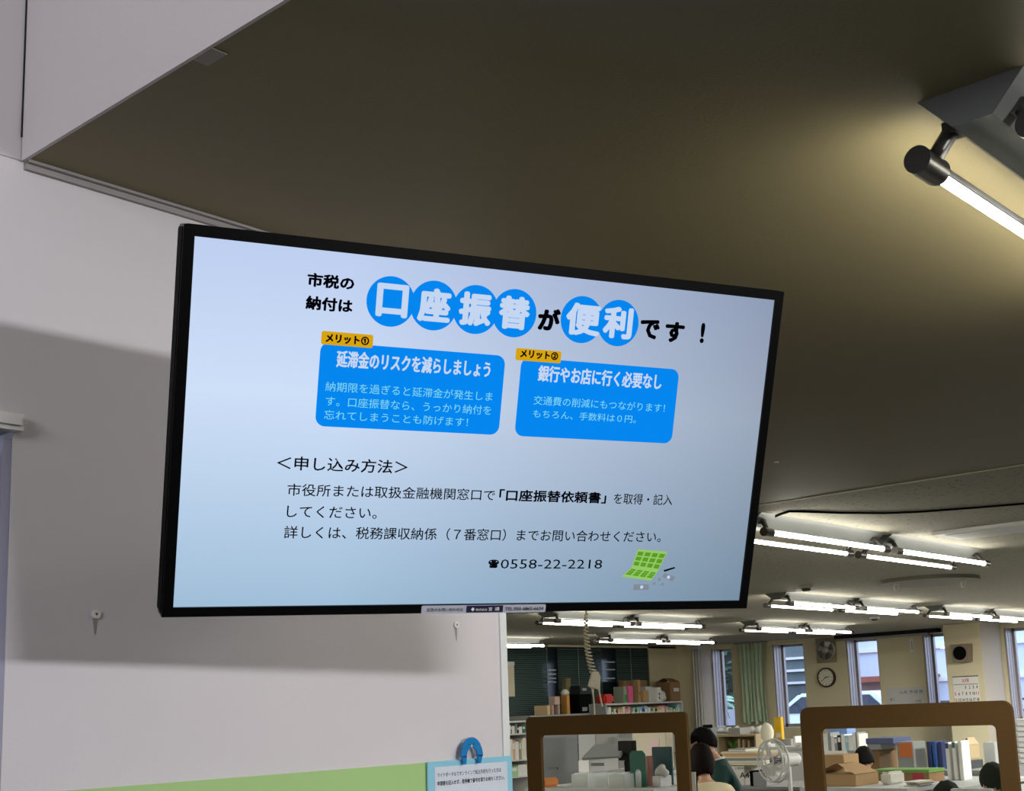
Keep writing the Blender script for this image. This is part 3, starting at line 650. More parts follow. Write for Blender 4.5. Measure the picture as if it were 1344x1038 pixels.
# ventilation fan
a, b = at(1071, 838, x=XR), at(1099, 869, x=XR); cz = (a.z+b.z)/2; cy = (a.y+b.y)/2
vf = thing('ventilation_fan', 'square wall ventilation fan with round shiny grille above the clock', 'fan', (XR, cy, b.z))
bx('mounting_frame', (XR-.03, b.y, b.z), (XR-.001, a.y, a.z), mat('old_frame', (158, 146, 116), .6), vf, .004)
FC = Vector((XR-.06, cy-.02, cz))
MB().cyl((XR-.09, FC.y, FC.z), (XR-.03, FC.y, FC.z), .155, 32, caps=False).torus((XR-.09, FC.y, FC.z), (1, 0, 0), .155, .008, 32).build('shroud', mat('fan_steel', (188, 188, 180), .35, metal=.4), vf)
MB().cyl((XR-.035, FC.y, FC.z), (XR-.03, FC.y, FC.z), .15, 32).build('duct', mat('duct_steel', (120, 120, 114), .4, metal=.4), vf)
MB().sphere((XR-.08, FC.y, FC.z), (.04, .06, .06), 14, 8).build('motor_hub', mat('fan_steel', (1, 1, 1)), vf)
for i in range(4):
    R_ = Matrix.Translation((XR-.065, FC.y, FC.z)) @ Matrix.Rotation(math.pi/2*i+.4, 4, 'X') @ Matrix.Rotation(.5, 4, 'Z')
    MB().add([(0, -.02, .03), (0, .02, .03), (0, .06, .13), (0, -.04, .14), (.003, -.02, .03), (.003, .02, .03), (.003, .06, .13), (.003, -.04, .14)],
             [(0, 1, 2, 3), (7, 6, 5, 4), (0, 4, 5, 1), (1, 5, 6, 2), (2, 6, 7, 3), (3, 7, 4, 0)], R_).build('fan_blade', mat('fan_steel', (1, 1, 1)), vf)
# speaker box
a, b = at(1247, 846, x=17.15), at(1273, 868, x=17.15)
sp_ = thing('wall_speaker', 'brown wall speaker with dark round cone above the calendar', 'speaker', (17.2, (a.y+b.y)/2, b.z))
MB().prism([(b.y, a.z), (a.y, a.z), (a.y-.02, b.z), (b.y+.02, b.z)], 17.15, 17.293, Matrix(((0, 1, 0, 0), (1, 0, 0, 0), (0, 0, 1, 0), (0, 0, 0, 1)))).build('cabinet', mat('speaker_brown', (132, 116, 100), .6), sp_)
MB().cyl((17.14, (a.y+b.y)/2, (a.z+b.z)/2), (17.15, (a.y+b.y)/2, (a.z+b.z)/2), .085, 28).torus((17.14, (a.y+b.y)/2, (a.z+b.z)/2), (1, 0, 0), .088, .007, 28).build('cone', BLACKM, sp_)
# calendar
X = 17.288
a, b = at(1250, 889, x=X), at(1287, 925, x=X)
cal = thing('calendar', 'wall calendar with red Sundays under the brown speaker', 'calendar', (X, (a.y+b.y)/2, b.z))
bx('sheet', (X, b.y, b.z-.1), (X+.003, a.y, a.z), PAPER, cal); bx('top_strip', (X-.004, b.y, a.z), (X+.005, a.y, a.z+.012), DGREY, cal)
RED = mat('red_ink', (200, 50, 40), .6); CW = (a.y-b.y)
lettering('month_heading', '2月', (X, a.y-CW*.36, a.z-.075), (0, -CW*.26, 0), (0, 0, .05), RED, cal, .02, nrm=Vector((-1, 0, 0)), lift=.001)
bx('heading_rule', (X-.001, b.y+.01, a.z-.105), (X, a.y-.01, a.z-.098), DGREY, cal)
day = 1
for r_ in range(5):
    for c_ in range(7):
        if r_ == 0 and c_ < 3: continue
        if day > 28: break
        s = str(day); wq = CW/7
        red = c_ == 0 or day in (11, 23)
        yy = a.y - wq*(c_+ (.14 if len(s) > 1 else .3)); ww = wq*(.68 if len(s) > 1 else (.18 if s == '1' else .36))
        lettering('date', s, (X, yy, a.z-.165-.085*r_), (0, -ww, 0), (0, 0, .045), RED if red else BLACKM, cal, .02, nrm=Vector((-1, 0, 0)), lift=.001)
        day += 1
# white schedule sheet and small thermometer on the panel between windows three and four
X = XR-.004
a, b = at(1163, 903, x=X), at(1216, 925, x=X)
ws = thing('schedule_board', 'white schedule sheet between the third and fourth windows', 'board', (X, (a.y+b.y)/2, b.z-.1))
bx('sheet', (X, b.y, b.z-.1), (X+.003, a.y, a.z), LGREY, ws)
for (s, p, q_, h) in (('入札予定表', (1180, 909), (1212, 907), .05), ('第１', (1168, 918), (1174, 918), .04), ('－ 公開', (1196, 920), (1209, 919), .035)):
    P = at(*p, x=X); Q = at(*q_, x=X); lettering('lettering', s, (X, P.y, P.z-.02), (0, Q.y-P.y, 0), (0, 0, h), DGREY, ws, nrm=Vector((-1, 0, 0)), lift=.001)
a, b = at(1194, 838, x=X), at(1200, 855, x=X)
th = thing('wall_thermometer', 'small white thermometer card high on the panel between windows', 'thermometer', (X, a.y, b.z))
bx('card', (X-.01, b.y, b.z), (X+.003, a.y, a.z), WHITE, th, .003); bx('scale', (X-.012, b.y+.02, b.z+.03), (X-.01, a.y-.025, a.z-.04), mat('blue_scale', (90, 120, 160), .5), th)
# green curtain
y1, y0 = yx(970, XR-.08), yx(1006, XR-.08); zt = Hc-.02; zb = at(990, 949, x=XR-.08).z
vs = []; NX, NZ = 70, 14
for j in range(NZ+1):
    f = j/NZ; z = zt + (zb-zt)*f
    for i in range(NX+1):
        u = i/NX; pinch = 1 - .10*math.sin(f*math.pi*.9)
        yy = (y1+y0)/2 + (y1-y0)/2*(1-2*u)*pinch
        xx = XR-.10 + .028*math.sin(u*42 + .8*math.sin(f*3))+.012*math.sin(u*97+f*2)
        vs.append((xx, yy, z + (.03*math.sin(u*20) if j == NZ else 0)))
cu = thing('curtain', 'pale green curtain hanging between the first and second windows', 'curtain', (XR-.1, (y0+y1)/2, zb))
MB().add(vs, [(j*(NX+1)+i, j*(NX+1)+i+1, (j+1)*(NX+1)+i+1, (j+1)*(NX+1)+i) for j in range(NZ) for i in range(NX)], smooth=True).build('cloth', mat('curtain_green', (186, 204, 176), .85), cu)
MB().cyl((XR-.1, y0-.05, Hc-.018), (XR-.1, y1+.05, Hc-.018), .012, 8).build('rail', GREYM, cu)
# window blind shutter at the right edge
o = thing('white_shelf', 'pale louvered cabinet at the right edge beyond the brown screen', 'cabinet', (12.5, 4.6, 0))
a, b = span_x(1331, 943, 1375, 975, 12.4, .4)
bx('body', (12.4, b.y-1.2, 0), (12.8, b.y, b.z), LGREY, o)
for i in range(8): bx('louver', (12.385, b.y-1.1, b.z-.06-.05*i), (12.4, b.y-.04, b.z-.035-.05*i), WHITE, o)

# ================================================================== OUTDOORS
def struct_out(name, mb, m): return tag(mb.build(name, m), kind='structure')
struct_out('ground_outside', MB().box((XR+.35, -20, -.2), (70, 60, -.05)), mat('asphalt', (105, 108, 112), .9, noise=.1))
bd = thing('neighbour_building', 'pale building with a red brown porch roof seen through the third window', 'building', (34, 17, -.05))
bx('wall', (34, 6, -.05), (36, 18.7, 7), mat('building_white', (205, 215, 228), .8), bd)
for z in (1.9, 2.8, 3.7): bx('ledge', (33.9, 6, z), (34, 18.7, z+.12), WHITE, bd)
bx('porch_roof', (32.5, 15.6, 1.95), (34, 17.9, 2.1), mat('roof_red', (150, 84, 66), .7), bd)
bx('porch_wall', (33.2, 15.8, -.05), (34, 17.7, 1.95), mat('porch_pink', (190, 150, 140), .7), bd)
b2 = thing('grey_building', 'grey building with pale balcony rails behind the second window', 'building', (32, 24, -.05))
bx('wall', (33, 18.75, -.05), (36, 30, 5.5), mat('building_grey', (96, 108, 108), .8), b2)
for z in (2.0, 2.35, 2.7): bx('rail', (32.9, 18.75, z), (33, 30, z+.07), WHITE, b2)
fe = thing('fence', 'dark rail fence behind the parked cars', 'fence', (29, 14, -.05))
for z in (.5, .8, 1.1, 1.35): bx('fence_rail', (29, 8, z), (29.05, 17.6, z+.05), DGREY, fe)
for y in range(8, 18): bx('fence_post', (29, y, -.05), (29.07, y+.07, 1.45), DGREY, fe)
hg = thing('hedge', 'dark green hedge behind the first window', 'hedge', (30, 21, -.05))
mb = MB()
for i in range(3200):
    p = Vector((29.5+random.uniform(-.6, .6), random.uniform(18.6, 23), random.uniform(0, 3.2))); d = Vector((random.uniform(-1, 1), random.uniform(-1, 1), random.uniform(-1, 1))).normalized()*.11
    e_ = d.orthogonal().normalized()*.05; mb.add([p-d, p+e_, p+d, p-e_], [(0, 1, 2, 3)])
mb.build('foliage', mat('hedge_leaf', (44, 70, 46), .7), hg, kind='stuff'); bx('hedge_core', (29.2, 18.7, -.05), (29.8, 23, 2.9), mat('hedge_dark', (22, 36, 26), .9), hg)
pc = at(956, 905, x=21.6)
pl = thing('palm', 'palm with long feathery fronds outside the first window', 'palm', (21.6, pc.y+.3, -.05))
MB().cyl((21.6, pc.y+.35, -.05), (21.6, pc.y+.3, pc.z-.25), .13, 12, .1).build('trunk', mat('palm_trunk', (80, 68, 54), .9), pl)
for f_ in range(13):
    az = f_*2*math.pi/13+.2; el_ = .35+.5*(f_ % 3)/2; mb = MB(); root = Vector((21.6, pc.y+.3, pc.z-.25)); L = .7; pts = []
    for i in range(11):
        u = i/10; pts.append(root + Vector((math.cos(az)*math.cos(el_)*L*u, math.sin(az)*math.cos(el_)*L*u, math.sin(el_)*L*u - .55*u*u)))
    mb.tube(pts, .012, 5)
    for i in range(1, 56):
        u = i/56; q = pts[min(int(u*10), 9)].lerp(pts[min(int(u*10)+1, 10)], u*10-int(u*10)); d = Vector((-math.sin(az), math.cos(az), 0)); ax_ = Vector((math.cos(az), math.sin(az), 0)); l_ = .17*math.sin(math.pi*min(u+.12, 1))+.03
        for s_ in (-1, 1):
            tip = q + (d*s_*.8 + ax_*.55 - Vector((0, 0, .3)))*l_; mb.add([q-ax_*.007, tip, q+ax_*.007], [(0, 1, 2)])
    mb.build('frond', mat('palm_leaf', (140, 176, 150), .6), pl)
def car(x, y, L, H, label, m, cat='car'):
    t = thing('parked_car', label, cat, (x, y, -.05)); z = -.05
    prof = [(-.5, .3), (-.5, .62), (-.44, .7), (-.27, .76), (-.16, 1.0), (.22, 1.0), (.36, .76), (.47, .66), (.5, .5), (.5, .3)]
    Mx = Matrix.Translation((x, y, z)) @ Matrix(((0, 1, 0, 0), (1, 0, 0, 0), (0, 0, 1, 0), (0, 0, 0, 1)))
    MB().prism([(p*L, q*H) for p, q in prof], -.8, .8, Mx).build('body', m, t, .05)
    MB().prism([(-.235*L, .775*H), (-.15*L, .96*H), (.20*L, .96*H), (.32*L, .775*H)], -.82, .82, Mx).build('side_windows', mat('car_glass', (30, 40, 56), .1), t)
    for s in (-.32, .3):
        for e in (-.82, .66):
            c0 = Mx @ Vector((s*L, e, .3)); c1 = Mx @ Vector((s*L, e+.16, .3)); MB().cyl(c0, c1, .3, 20).build('wheel', BLACKM, t)
    MB().box((-.5*L, -.815, .55*H), (.48*L, -.8, .58*H), Mx).build('chrome_strip', LGREY, t)
    return t
car(24.6, 17.2, 4.0, 1.45, 'dark blue parked car outside the first window', mat('car_navy', (28, 36, 60), .3, coat=.5))
car(23.5, 12.5, 4.2, 1.72, 'white parked car outside the second and third windows', mat('car_white', (215, 228, 242), .3, coat=.5))
car(24.3, 7.5, 3.4, 1.5, 'pale blue parked car outside the fourth window', mat('car_pale', (170, 190, 225), .3, coat=.5))

# ================================================================== CEILING DETAILS
zc_ = Hc-.006
pts = [at(*p, z=zc_) for p in ((984, 690), (1005, 683), (1024, 675), (1036, 671), (1060, 671.5), (1100, 673), (1160, 673.5), (1210, 671.5), (1270, 667), (1344, 661), (1420, 652))]
tag(MB().tube(pts, .006, 6).build('black_cable', BLACKM), 'black cable running along the office ceiling past the television', 'cable')
q = [at(*p, z=Hc-.012) for p in ((1225, 701), (1258, 707), (1344, 695.5), (1324, 688))]
x0, x1 = min(q[0].x, q[3].x), max(q[1].x, q[2].x); y0_, y1_ = q[2].y-.2, q[0].y
cp = thing('ceiling_panel', 'pale flat access panel on the ceiling above the first lamp row', 'panel', ((x0+x1)/2, (y0_+y1_)/2, Hc-.02))
bx('panel', (x0, y0_, Hc-.02), (x1, y1_, Hc-.001), WHITE, cp, .003); bx('inset', (x0+.06, y0_+.06, Hc-.024), (x1-.06, y1_-.06, Hc-.02), LGREY, cp)
c = at(1218, 765, z=Hc-.03)
cs = thing('ceiling_plate', 'round dull ceiling plate with two bright clips below the first lamp row', 'ceiling fitting', (c.x, c.y, Hc-.02))
MB().cyl((c.x, c.y, Hc-.03), (c.x, c.y, Hc-.001), .42, 36).build('plate', mat('plate_grey', (138, 134, 122), .5), cs)
for p in ((1176, 769), (1264, 765)):
    e_ = at(*p, z=Hc-.05); MB().torus((e_.x, e_.y, Hc-.05), (0, 1, .3), .035, .008, 14).cyl((e_.x, e_.y, Hc-.03), (e_.x, e_.y, Hc-.001), .02, 10).build('clip', WHITE, cs)
for p, l_ in (((1148, 812), 'small round smoke detector above the clock'), ((1058, 772), 'small round smoke detector right of the television corner')):
    c = at(*p, z=Hc-.02); s_ = thing('smoke_detector', l_, 'detector', (c.x, c.y, Hc-.04))
    MB().cyl((c.x, c.y, Hc-.02), (c.x, c.y, Hc-.001), .06, 20).build('base', LGREY, s_); MB().cyl((c.x, c.y, Hc-.045), (c.x, c.y, Hc-.02), .03, 16, .045).build('sensor', DGREY, s_)
MB().cyl(at(1019, 607, z=Hc-.003), at(1019, 607, z=Hc-.003)+Vector((0, 0, .003)), .012, 8).build('paint_fleck', WHITE)
tag(bpy.data.objects['paint_fleck'], 'tiny white fleck on the low ceiling right of the television', 'fleck')

# coiled power cord hanging from the ceiling
top = at(771, 800, d=5.0); bot = at(779, 884, d=5.0); top.z = Hc
hc = thing('hanging_outlet', 'coiled cream cord with an outlet block hanging from the ceiling below the television', 'power cord', (top.x, top.y, bot.z-.1))
p0 = Vector((top.x, top.y, Hc-.001)); p1 = at(769.5, 806, d=5.0)
pts = []
N = 520
for i in range(N+1):
    u = i/N; c = p1.lerp(bot, u); c += RGT*(.012*math.sin(u*math.pi))*-1; t = u*2*math.pi*17; ra = .0055+.0065*u
    pts.append(c + RGT*ra*math.cos(t) + FWD*ra*math.sin(t))
IVORY = mat('ivory_plastic', (206, 198, 172), .5)
MB().tube([p0, p0.lerp(p1, .5), p1], .005, 8).tube(pts, .0036, 6).build('coiled_cord', IVORY, hc)
Mo = Matrix.Translation(at(780.5, 894, d=5.0)) @ Matrix.Rotation(math.radians(-50), 4, 'Z') @ Matrix.Rotation(math.radians(12), 4, 'Y')
ob = MB().prism([(-.018, .034), (.006, .04), (.02, .022), (.024, -.03), (-.024, -.024)], -.014, .014, Mo).build('outlet_block', IVORY, hc, .003)
MB().cyl(Mo @ Vector((-.004, -.0155, .0)), Mo @ Vector((-.004, -.012, .0)), .002, 8).build('screw', GREYM, ob)
for (q0, q1, q2) in (((777.5, 903), (779.5, 920), (781, 950)), ((785.5, 903), (788, 915), (790.5, 927))):
    MB().tube([at(*q0, d=5.0), at(*q1, d=5.0), at(*q2, d=5.0)], .0035, 6).cyl(at(*q0, d=5.0)+Vector((0, 0, .01)), at(*q1, d=5.0).lerp(at(*q0, d=5.0), .6), .007, 8, .004).build('plug_cord', IVORY, hc)

# ================================================================== PEOPLE
def skin_body(joints, edges, rads, root=0):
    me = bpy.data.meshes.new('tmp'); me.from_pydata([tuple(j) for j in joints], edges, [])
    o = bpy.data.objects.new('tmp', me); COL.objects.link(o)
    o.modifiers.new('s', 'SKIN'); o.modifiers.new('d', 'SUBSURF').levels = 1
    for i, v in enumerate(me.skin_vertices[0].data): v.radius = (rads[i], rads[i]); v.use_root = (i == root)
    dg = bpy.context.evaluated_depsgraph_get(); m2 = bpy.data.meshes.new_from_object(o.evaluated_get(dg))
    vs = [v.co.copy() for v in m2.vertices]; fs = [tuple(p.vertices) for p in m2.polygons]
    bpy.data.objects.remove(o); bpy.data.meshes.remove(me); bpy.data.meshes.remove(m2)
    return vs, fs
def remeshed(mb, size):
    me = bpy.data.meshes.new('tmp'); me.from_pydata([tuple(p) for p in mb.v], [], mb.f); o = bpy.data.objects.new('tmp', me); COL.objects.link(o)
    r_ = o.modifiers.new('r', 'REMESH'); r_.mode = 'VOXEL'; r_.voxel_size = size; s_ = o.modifiers.new('s', 'SMOOTH'); s_.iterations = 2
    dg = bpy.context.evaluated_depsgraph_get(); m2 = bpy.data.meshes.new_from_object(o.evaluated_get(dg))
    out_ = MB(); out_.add([v.co.copy() for v in m2.vertices], [tuple(p.vertices) for p in m2.polygons], smooth=True)
    bpy.data.objects.remove(o); bpy.data.meshes.remove(me); bpy.data.meshes.remove(m2); return out_
def person(px, py, d, yaw, lean, nod, label, cloth, hair, hairstyle, collar=None, scale=1.0):
    topw = at(px, py, d=d); yr = math.radians(yaw); lr = math.radians(lean)
    L_ = Matrix.Rotation(-lr, 4, 'X')                         # lean forward about the pelvis (towards +y)
    def U(p): return L_ @ Vector(p)
    neck = U((0, .0, .56)); headc = neck + Matrix.Rotation(-(lr*.6+math.radians(nod)), 4, 'X') @ Vector((0, .02, .16))
    HM = Matrix.Translation(headc) @ Matrix.Rotation(-(lr*.6+math.radians(nod)), 4, 'X')
    toph = HM @ Vector((0, 0, .125))
    pel = topw - (Matrix.Rotation(yr, 4, 'Z') @ (toph*scale))
    W = Matrix.Translation(pel) @ Matrix.Rotation(yr, 4, 'Z') @ Matrix.Diagonal((scale, scale, scale, 1))
    t = thing('person', label, 'person', (pel.x, pel.y, 0))
    J = [U((0, 0, 0)), U((0, -.01, .2)), U((0, 0, .42)), neck, HM @ Vector((0, 0, -.06)),
         U((.16, 0, .47)), U((.21, .08, .24)), U((.16, .30, .18)), U((.12, .36, .17)),
         U((-.16, 0, .47)), U((-.21, .08, .24)), U((-.16, .30, .18)), U((-.12, .36, .17)),
         Vector((.09, .02, -.02)), Vector((.10, .42, .0)), Vector((.10, .42, -.40)), Vector((.10, .54, -.44)),
         Vector((-.09, .02, -.02)), Vector((-.10, .42, .0)), Vector((-.10, .42, -.40)), Vector((-.10, .54, -.44))]
    E_ = [(0, 1), (1, 2), (2, 3), (3, 4), (2, 5), (5, 6), (6, 7), (7, 8), (2, 9), (9, 10), (10, 11), (11, 12), (0, 13), (13, 14), (14, 15), (15, 16), (0, 17), (17, 18), (18, 19), (19, 20)]
    Rr = [.15, .13, .13, .05, .045, .06, .045, .032, .025, .06, .045, .032, .025, .09, .07, .05, .035, .09, .07, .05, .035]
    vs, fs = skin_body(J, E_, Rr); mb = MB(); mb.add(vs, fs)
    def hd(p):
        q_ = p.copy()
        if q_.z < 0: q_.x *= 1 - .35*(-q_.z/.115); q_.y = q_.y*(1-.15*(-q_.z/.115)) + .012*(-q_.z/.115)
        return q_
    mb.sphere((0, 0, 0), (.074, .094, .115), 20, 14, HM, hd)
    mb.sphere((0, .096, -.022), (.012, .02, .022), 8, 6, HM)
    for s in (-1, 1): mb.sphere((s*.074, -.005, -.012), (.012, .02, .03), 8, 6, HM)
    for s in (1, -1):                                        # hands with five fingers each
        h0 = U((s*.12, .36, .17)); dr = (U((s*.08, .46, .15))-h0).normalized(); sd = Vector((1, 0, 0))
        mb.sphere(h0+dr*.045, (.036, .045, .016), 10, 8)
        for k_, (off, ln) in enumerate(((-.028, .055), (-.010, .07), (.010, .075), (.028, .065))):
            b0 = h0+dr*.075+sd*off; mb.tube([b0, b0+dr*ln*.5, b0+dr*ln*.9-Vector((0, 0, .018))], .0085, 6)
        b0 = h0+dr*.03-sd*s*.03; mb.tube([b0, b0-sd*s*.025+dr*.025, b0-sd*s*.03+dr*.05], .0095, 6)
    body = remeshed(mb, .011); body.v = [W @ p for p in body.v]; body.build('body', SKIN, t)
    for s in (-1, 1): MB().sphere((s*.03, .083, .005), (.011, .008, .006), 8, 6, W @ HM).build('eye', BLACKM, t)
    MB().sphere((0, .088, -.058), (.022, .008, .005), 8, 6, W @ HM).build('mouth', mat('lips', (170, 100, 90), .5), t)
    # clothing: a shell over torso, arms
    keep = [0, 1, 2, 3, 5, 6, 7, 9, 10, 11]; ix = {k2: i for i, k2 in enumerate(keep)}
    Jc = [J[i] for i in keep]; Jc[3] = J[3].lerp(J[2], .06); Ec = [(ix[a_], ix[b_]) for a_, b_ in E_ if a_ in ix and b_ in ix]
    vs, fs = skin_body(Jc, Ec, [r_+.016 for r_ in (.15, .135, .135, .06, .065, .05, .04, .065, .05, .04)])
    mbc_ = MB(); mbc_.add(vs, fs); jk = remeshed(mbc_, .014); jk.v = [W @ p for p in jk.v]; jo = jk.build('top', cloth, t)
    if collar:
        cc = J[3].lerp(J[2], .05); nn = (J[3]-J[2]).normalized()
        MB().torus(W @ cc, W.to_3x3() @ nn, .062*scale, .012*scale, 20).build('collar', collar, t)
    vs, fs = skin_body([J[0], J[13], J[14], J[15], J[17], J[18], J[19]], [(0, 1), (1, 2), (2, 3), (0, 4), (4, 5), (5, 6)], [.165, .105, .085, .065, .105, .085, .065])
    MB().add([W @ p for p in vs], fs, smooth=True).build('trousers', mat('dark_trousers', (30, 32, 40), .8), t)
    def hf(p):
        q_ = p*1.0
        if hairstyle == 'bob' and q_.z < 0: q_.x *= 1.08; q_.z *= 1.25
        w_ = 1 + .02*math.sin(q_.x*160)+.02*math.sin(q_.y*140+q_.z*60); return q_*w_
    hb = MB(); hb.sphere((0, -.008, .012), (.088, .108, .122), 28, 20, None, hf)
    low = (-.09 if hairstyle == 'short' else -.105)
    fk = []
    for f in hb.f:
        cc = sum((hb.v[i] for i in f), Vector())/len(f)
        front = cc.y > .035
        if (front and cc.z < .05) or cc.z < low or (hairstyle == 'short' and cc.z < -.01 - .9*max(0, -cc.y-.01) and cc.y > -.075): continue
        fk.append(f)
    hb.f = fk; hb.sm = [True]*len(fk); hb.v = [W @ HM @ p for p in hb.v]
    ho = hb.build('hair', hair, t); so = ho.modifiers.new('thick', 'SOLIDIFY'); so.thickness = .018; so.offset = -1
    # office chair
    ch = thing('office_chair', 'office chair under the ' + label.split(' ', 1)[1] if False else 'chair of the %s' % ' '.join(label.split()[:9]), 'chair', (pel.x, pel.y, 0))
    zz = pel.z-.17*scale; Rz = Matrix.Translation((pel.x, pel.y, 0)) @ Matrix.Rotation(yr, 4, 'Z')
    MB().box((-.22, -.2, zz-.06), (.22, .26, zz), Rz).build('seat', DGREY, ch, .02)
    MB().cyl((0, 0, .06), (0, 0, zz-.06), .03, 12, M=Rz).build('column', METAL, ch)
    for i in range(5):
        a_ = 2*math.pi*i/5; MB().tube([(0, 0, .09), (.26*math.cos(a_), .26*math.sin(a_), .05)], .018, 6, M=Rz).sphere((.26*math.cos(a_), .26*math.sin(a_), .03), .03, 10, 6, M=Rz).build('leg', BLACKM, ch)
    return t
person(913, 958, 10.9, 34, 15, 20, 'person with short black hair in a dark green jacket bending left', mat('jacket_green', (14, 52, 48), .8), HAIRB, 'short', mat('white_collar', (220, 222, 218), .7), 1.0)
person(917, 977, 9.1, -35, 12, 10, 'person with dark brown bobbed hair in a cream top', mat('cream_top', (226, 214, 176), .85), HAIRN, 'bob', None, .93)
person(1135, 982, 11.5, -75, 35, 10, 'dark haired person seen through the right screen behind the cartons', mat('grey_top', (96, 84, 78), .8), HAIRB, 'short', None, .95)
person(1298, 1004, 9.0, -40, 34, 6, 'dark haired person at the right edge inside the right screen', mat('navy_top', (36, 40, 60), .8), HAIRB, 'short', None, 1.0)
person(1241, 1029, 8.0, -60, 42, 6, 'dark haired person whose head just shows at the bottom of the right screen', mat('black_top', (28, 28, 32), .8), HAIRB, 'short', None, 1.0)

# ================================================================== MIDDLE OF THE OFFICE
def desk(name, label, x0, x1, y0, y1, zt, m=GREYM, drawers=3):
    t = thing(name, label, 'desk' if 'desk' in name else 'cabinet', ((x0+x1)/2, (y0+y1)/2, 0))
    bx('top', (x0, y0, zt-.03), (x1, y1, zt), m, t, .003)
    bx('carcass', (x0+.02, y0+.02, .05), (x1-.01, y1-.02, zt-.03), m, t)
    h = (zt-.12)/drawers
    for i in range(drawers):
        dr = bx('drawer', (x0+.002, y0+.03, .08+i*h), (x0+.02, y1-.03, .08+(i+1)*h-.015), LGREY, t, .003)
        bx('handle', (x0-.012, (y0+y1)/2-.07, .08+(i+.7)*h), (x0+.002, (y0+y1)/2+.07, .08+(i+.7)*h+.015), METAL, dr)
    return t
# shelf run below the curtain
X = 14.2
zS = at(965, 964, x=X).z; zP = at(965, 988, x=X).z
a = at(941, 970, x=X).y; b = at(992, 970, x=X).y
bookcase('shelf_unit', 'wooden open shelf holding a plant and beige packets below the curtain', X, X+.4, b, a, zS, [zP, zP-.35, .35], mat('pale_wood', (176, 160, 126), .6), 'x')
o = thing('plant', 'small green leafy plant in the wooden shelf', 'plant', (X+.12, yx(958, X), zP))
MB().cyl((X+.15, yx(958, X+.15), zP), (X+.15, yx(958, X+.15), zP+.05), .05, 14, .06).build('pot', DGREY, o)
for i in range(9):
    a_ = i*.7; q0 = Vector((X+.15, yx(958, X+.15), zP+.05)); q1 = q0+Vector((-.05*abs(math.cos(a_)), .09*math.sin(a_), .07+.02*(i % 3))); n_ = Vector((0, 0, .022)); mid = q0.lerp(q1, .55)
    MB().add([q0, mid+n_, q1, mid-n_, mid+Vector((-.012, 0, 0))], [(0, 1, 4), (1, 2, 4), (2, 3, 4), (3, 0, 4)]).build('leaf', mat('leaf_green', (86, 160, 60), .5), o)
for i, (p, q) in enumerate(((968, 973), (974, 980), (981, 987))):
    block('beige_packet', 'beige packet, %s of three beside the plant' % ('left', 'middle', 'right')[i], 'packet', (p, 969+i, q, 987), mat('beige_packet', (200, 176, 140), .7), X=X+.08, t=.1, z0=zP, bevel=.01)
block('paper_tray', 'grey document tray on the wooden shelf under the curtain', 'tray', (956, 955, 985, 964), mat('tray_grey', (150, 150, 152), .5), X=X+.05, t=.25, z0=zS)
o = thing('plastic_bag', 'long crumpled white bag lying along the top of the wooden shelf', 'bag', (X+.35, yx(972, X+.35), zS))
mb = MB()
for i in range(6):
    c = at(946+i*10, 957-(i % 2)*2, x=X+.35); mb.sphere((X+.36, c.y, zS+.04), (.06, .07, .035+.012*(i % 3)), 12, 8, fn=lambda p: p*(1+.15*math.sin(p.y*80+p.z*60)))
mb.build('bag_body', mat('bag_white', (205, 205, 200)), o)
# grey cabinet behind people
o, a, b = block('side_cabinet', 'grey cabinet left of the wooden shelf below the first window', 'cabinet', (918, 955, 956, 980), GREYM, X=14.6, t=.4, z0=0)
block('desk_phone', 'dark telephone lying on the grey cabinet by the window', 'telephone', (922, 951, 934, 955), BLACKM, X=14.65, t=.2, z0=b.z)
block('blue_tray', 'pale blue tray under the first window', 'tray', (938, 953, 953, 957), mat('tray_blue', (160, 196, 232), .4), X=14.75, t=.2, z0=b.z)
# desk with boards, paper box and fan
X = 10.4
zD_ = at(975, 1031, x=X).z
a = at(905, 1031, x=X).y; b = at(1065, 1031, x=X).y
desk('filing_desk', 'grey filing cabinet run carrying the A4 box and the fan', X-.1, X+.7, b, a, zD_)
o, a, b = block('copy_paper_box', 'white copy paper box lettered A4 under the stacked boards', 'box', (955, 1003, 1000, 1031), PAPER, X=X, t=.3, z0=zD_)
p, q = at(971, 1021, x=X), at(984, 1021, x=X)
lettering('lettering', 'A4', (X-.001, p.y, p.z), (0, q.y-p.y, 0), (0, 0, .052), BLACKM, o, .012, nrm=Vector((-1, 0, 0)))
p, q = at(964, 1010, x=X), at(987, 1010, x=X); lettering('lettering', '上質PPC用紙', (X-.001, p.y, p.z), (0, q.y-p.y, 0), (0, 0, .025), DGREY, o, nrm=Vector((-1, 0, 0)))
a2 = at(948, 995, x=X).y; b2_ = at(1003, 995, x=X).y
stack('board_stack', 'stack of cream and grey boards on the A4 box', (X-.03, b2_, b.z), (X+.33, a2, at(975, 986, x=X).z), 6, ['cream', 'white', 'grey', 'cream', 'peach', 'cream'])
zB2 = at(975, 986, x=X).z
stack('loose_papers', 'white papers lying on the stacked boards', (X+.02, yx(975, X, 985), zB2), (X+.25, yx(953, X, 985), zB2+.025), 3, ['white', 'white', 'grey'])
block('grey_bin', 'grey tray box right of the A4 box', 'box', (987, 1013, 1021, 1031), mat('bin_grey', (148, 150, 150), .5), X=X-.05, t=.2, z0=zD_)
block('black_file', 'thin black file standing between the A4 box and the grey tray', 'file', (984, 1011, 987.5, 1031), BLACKM, X=X-.06, t=.2, z0=zD_)
block('water_bottle', 'white bottle shape with a pink band behind the fan', 'bottle', (998, 985, 1006, 1031), WHITE, X=X+.1, t=.08, z0=zD_, bevel=.02, patch=((.1, .3, .9, .42), mat('pink_band', (220, 80, 120), .5)))
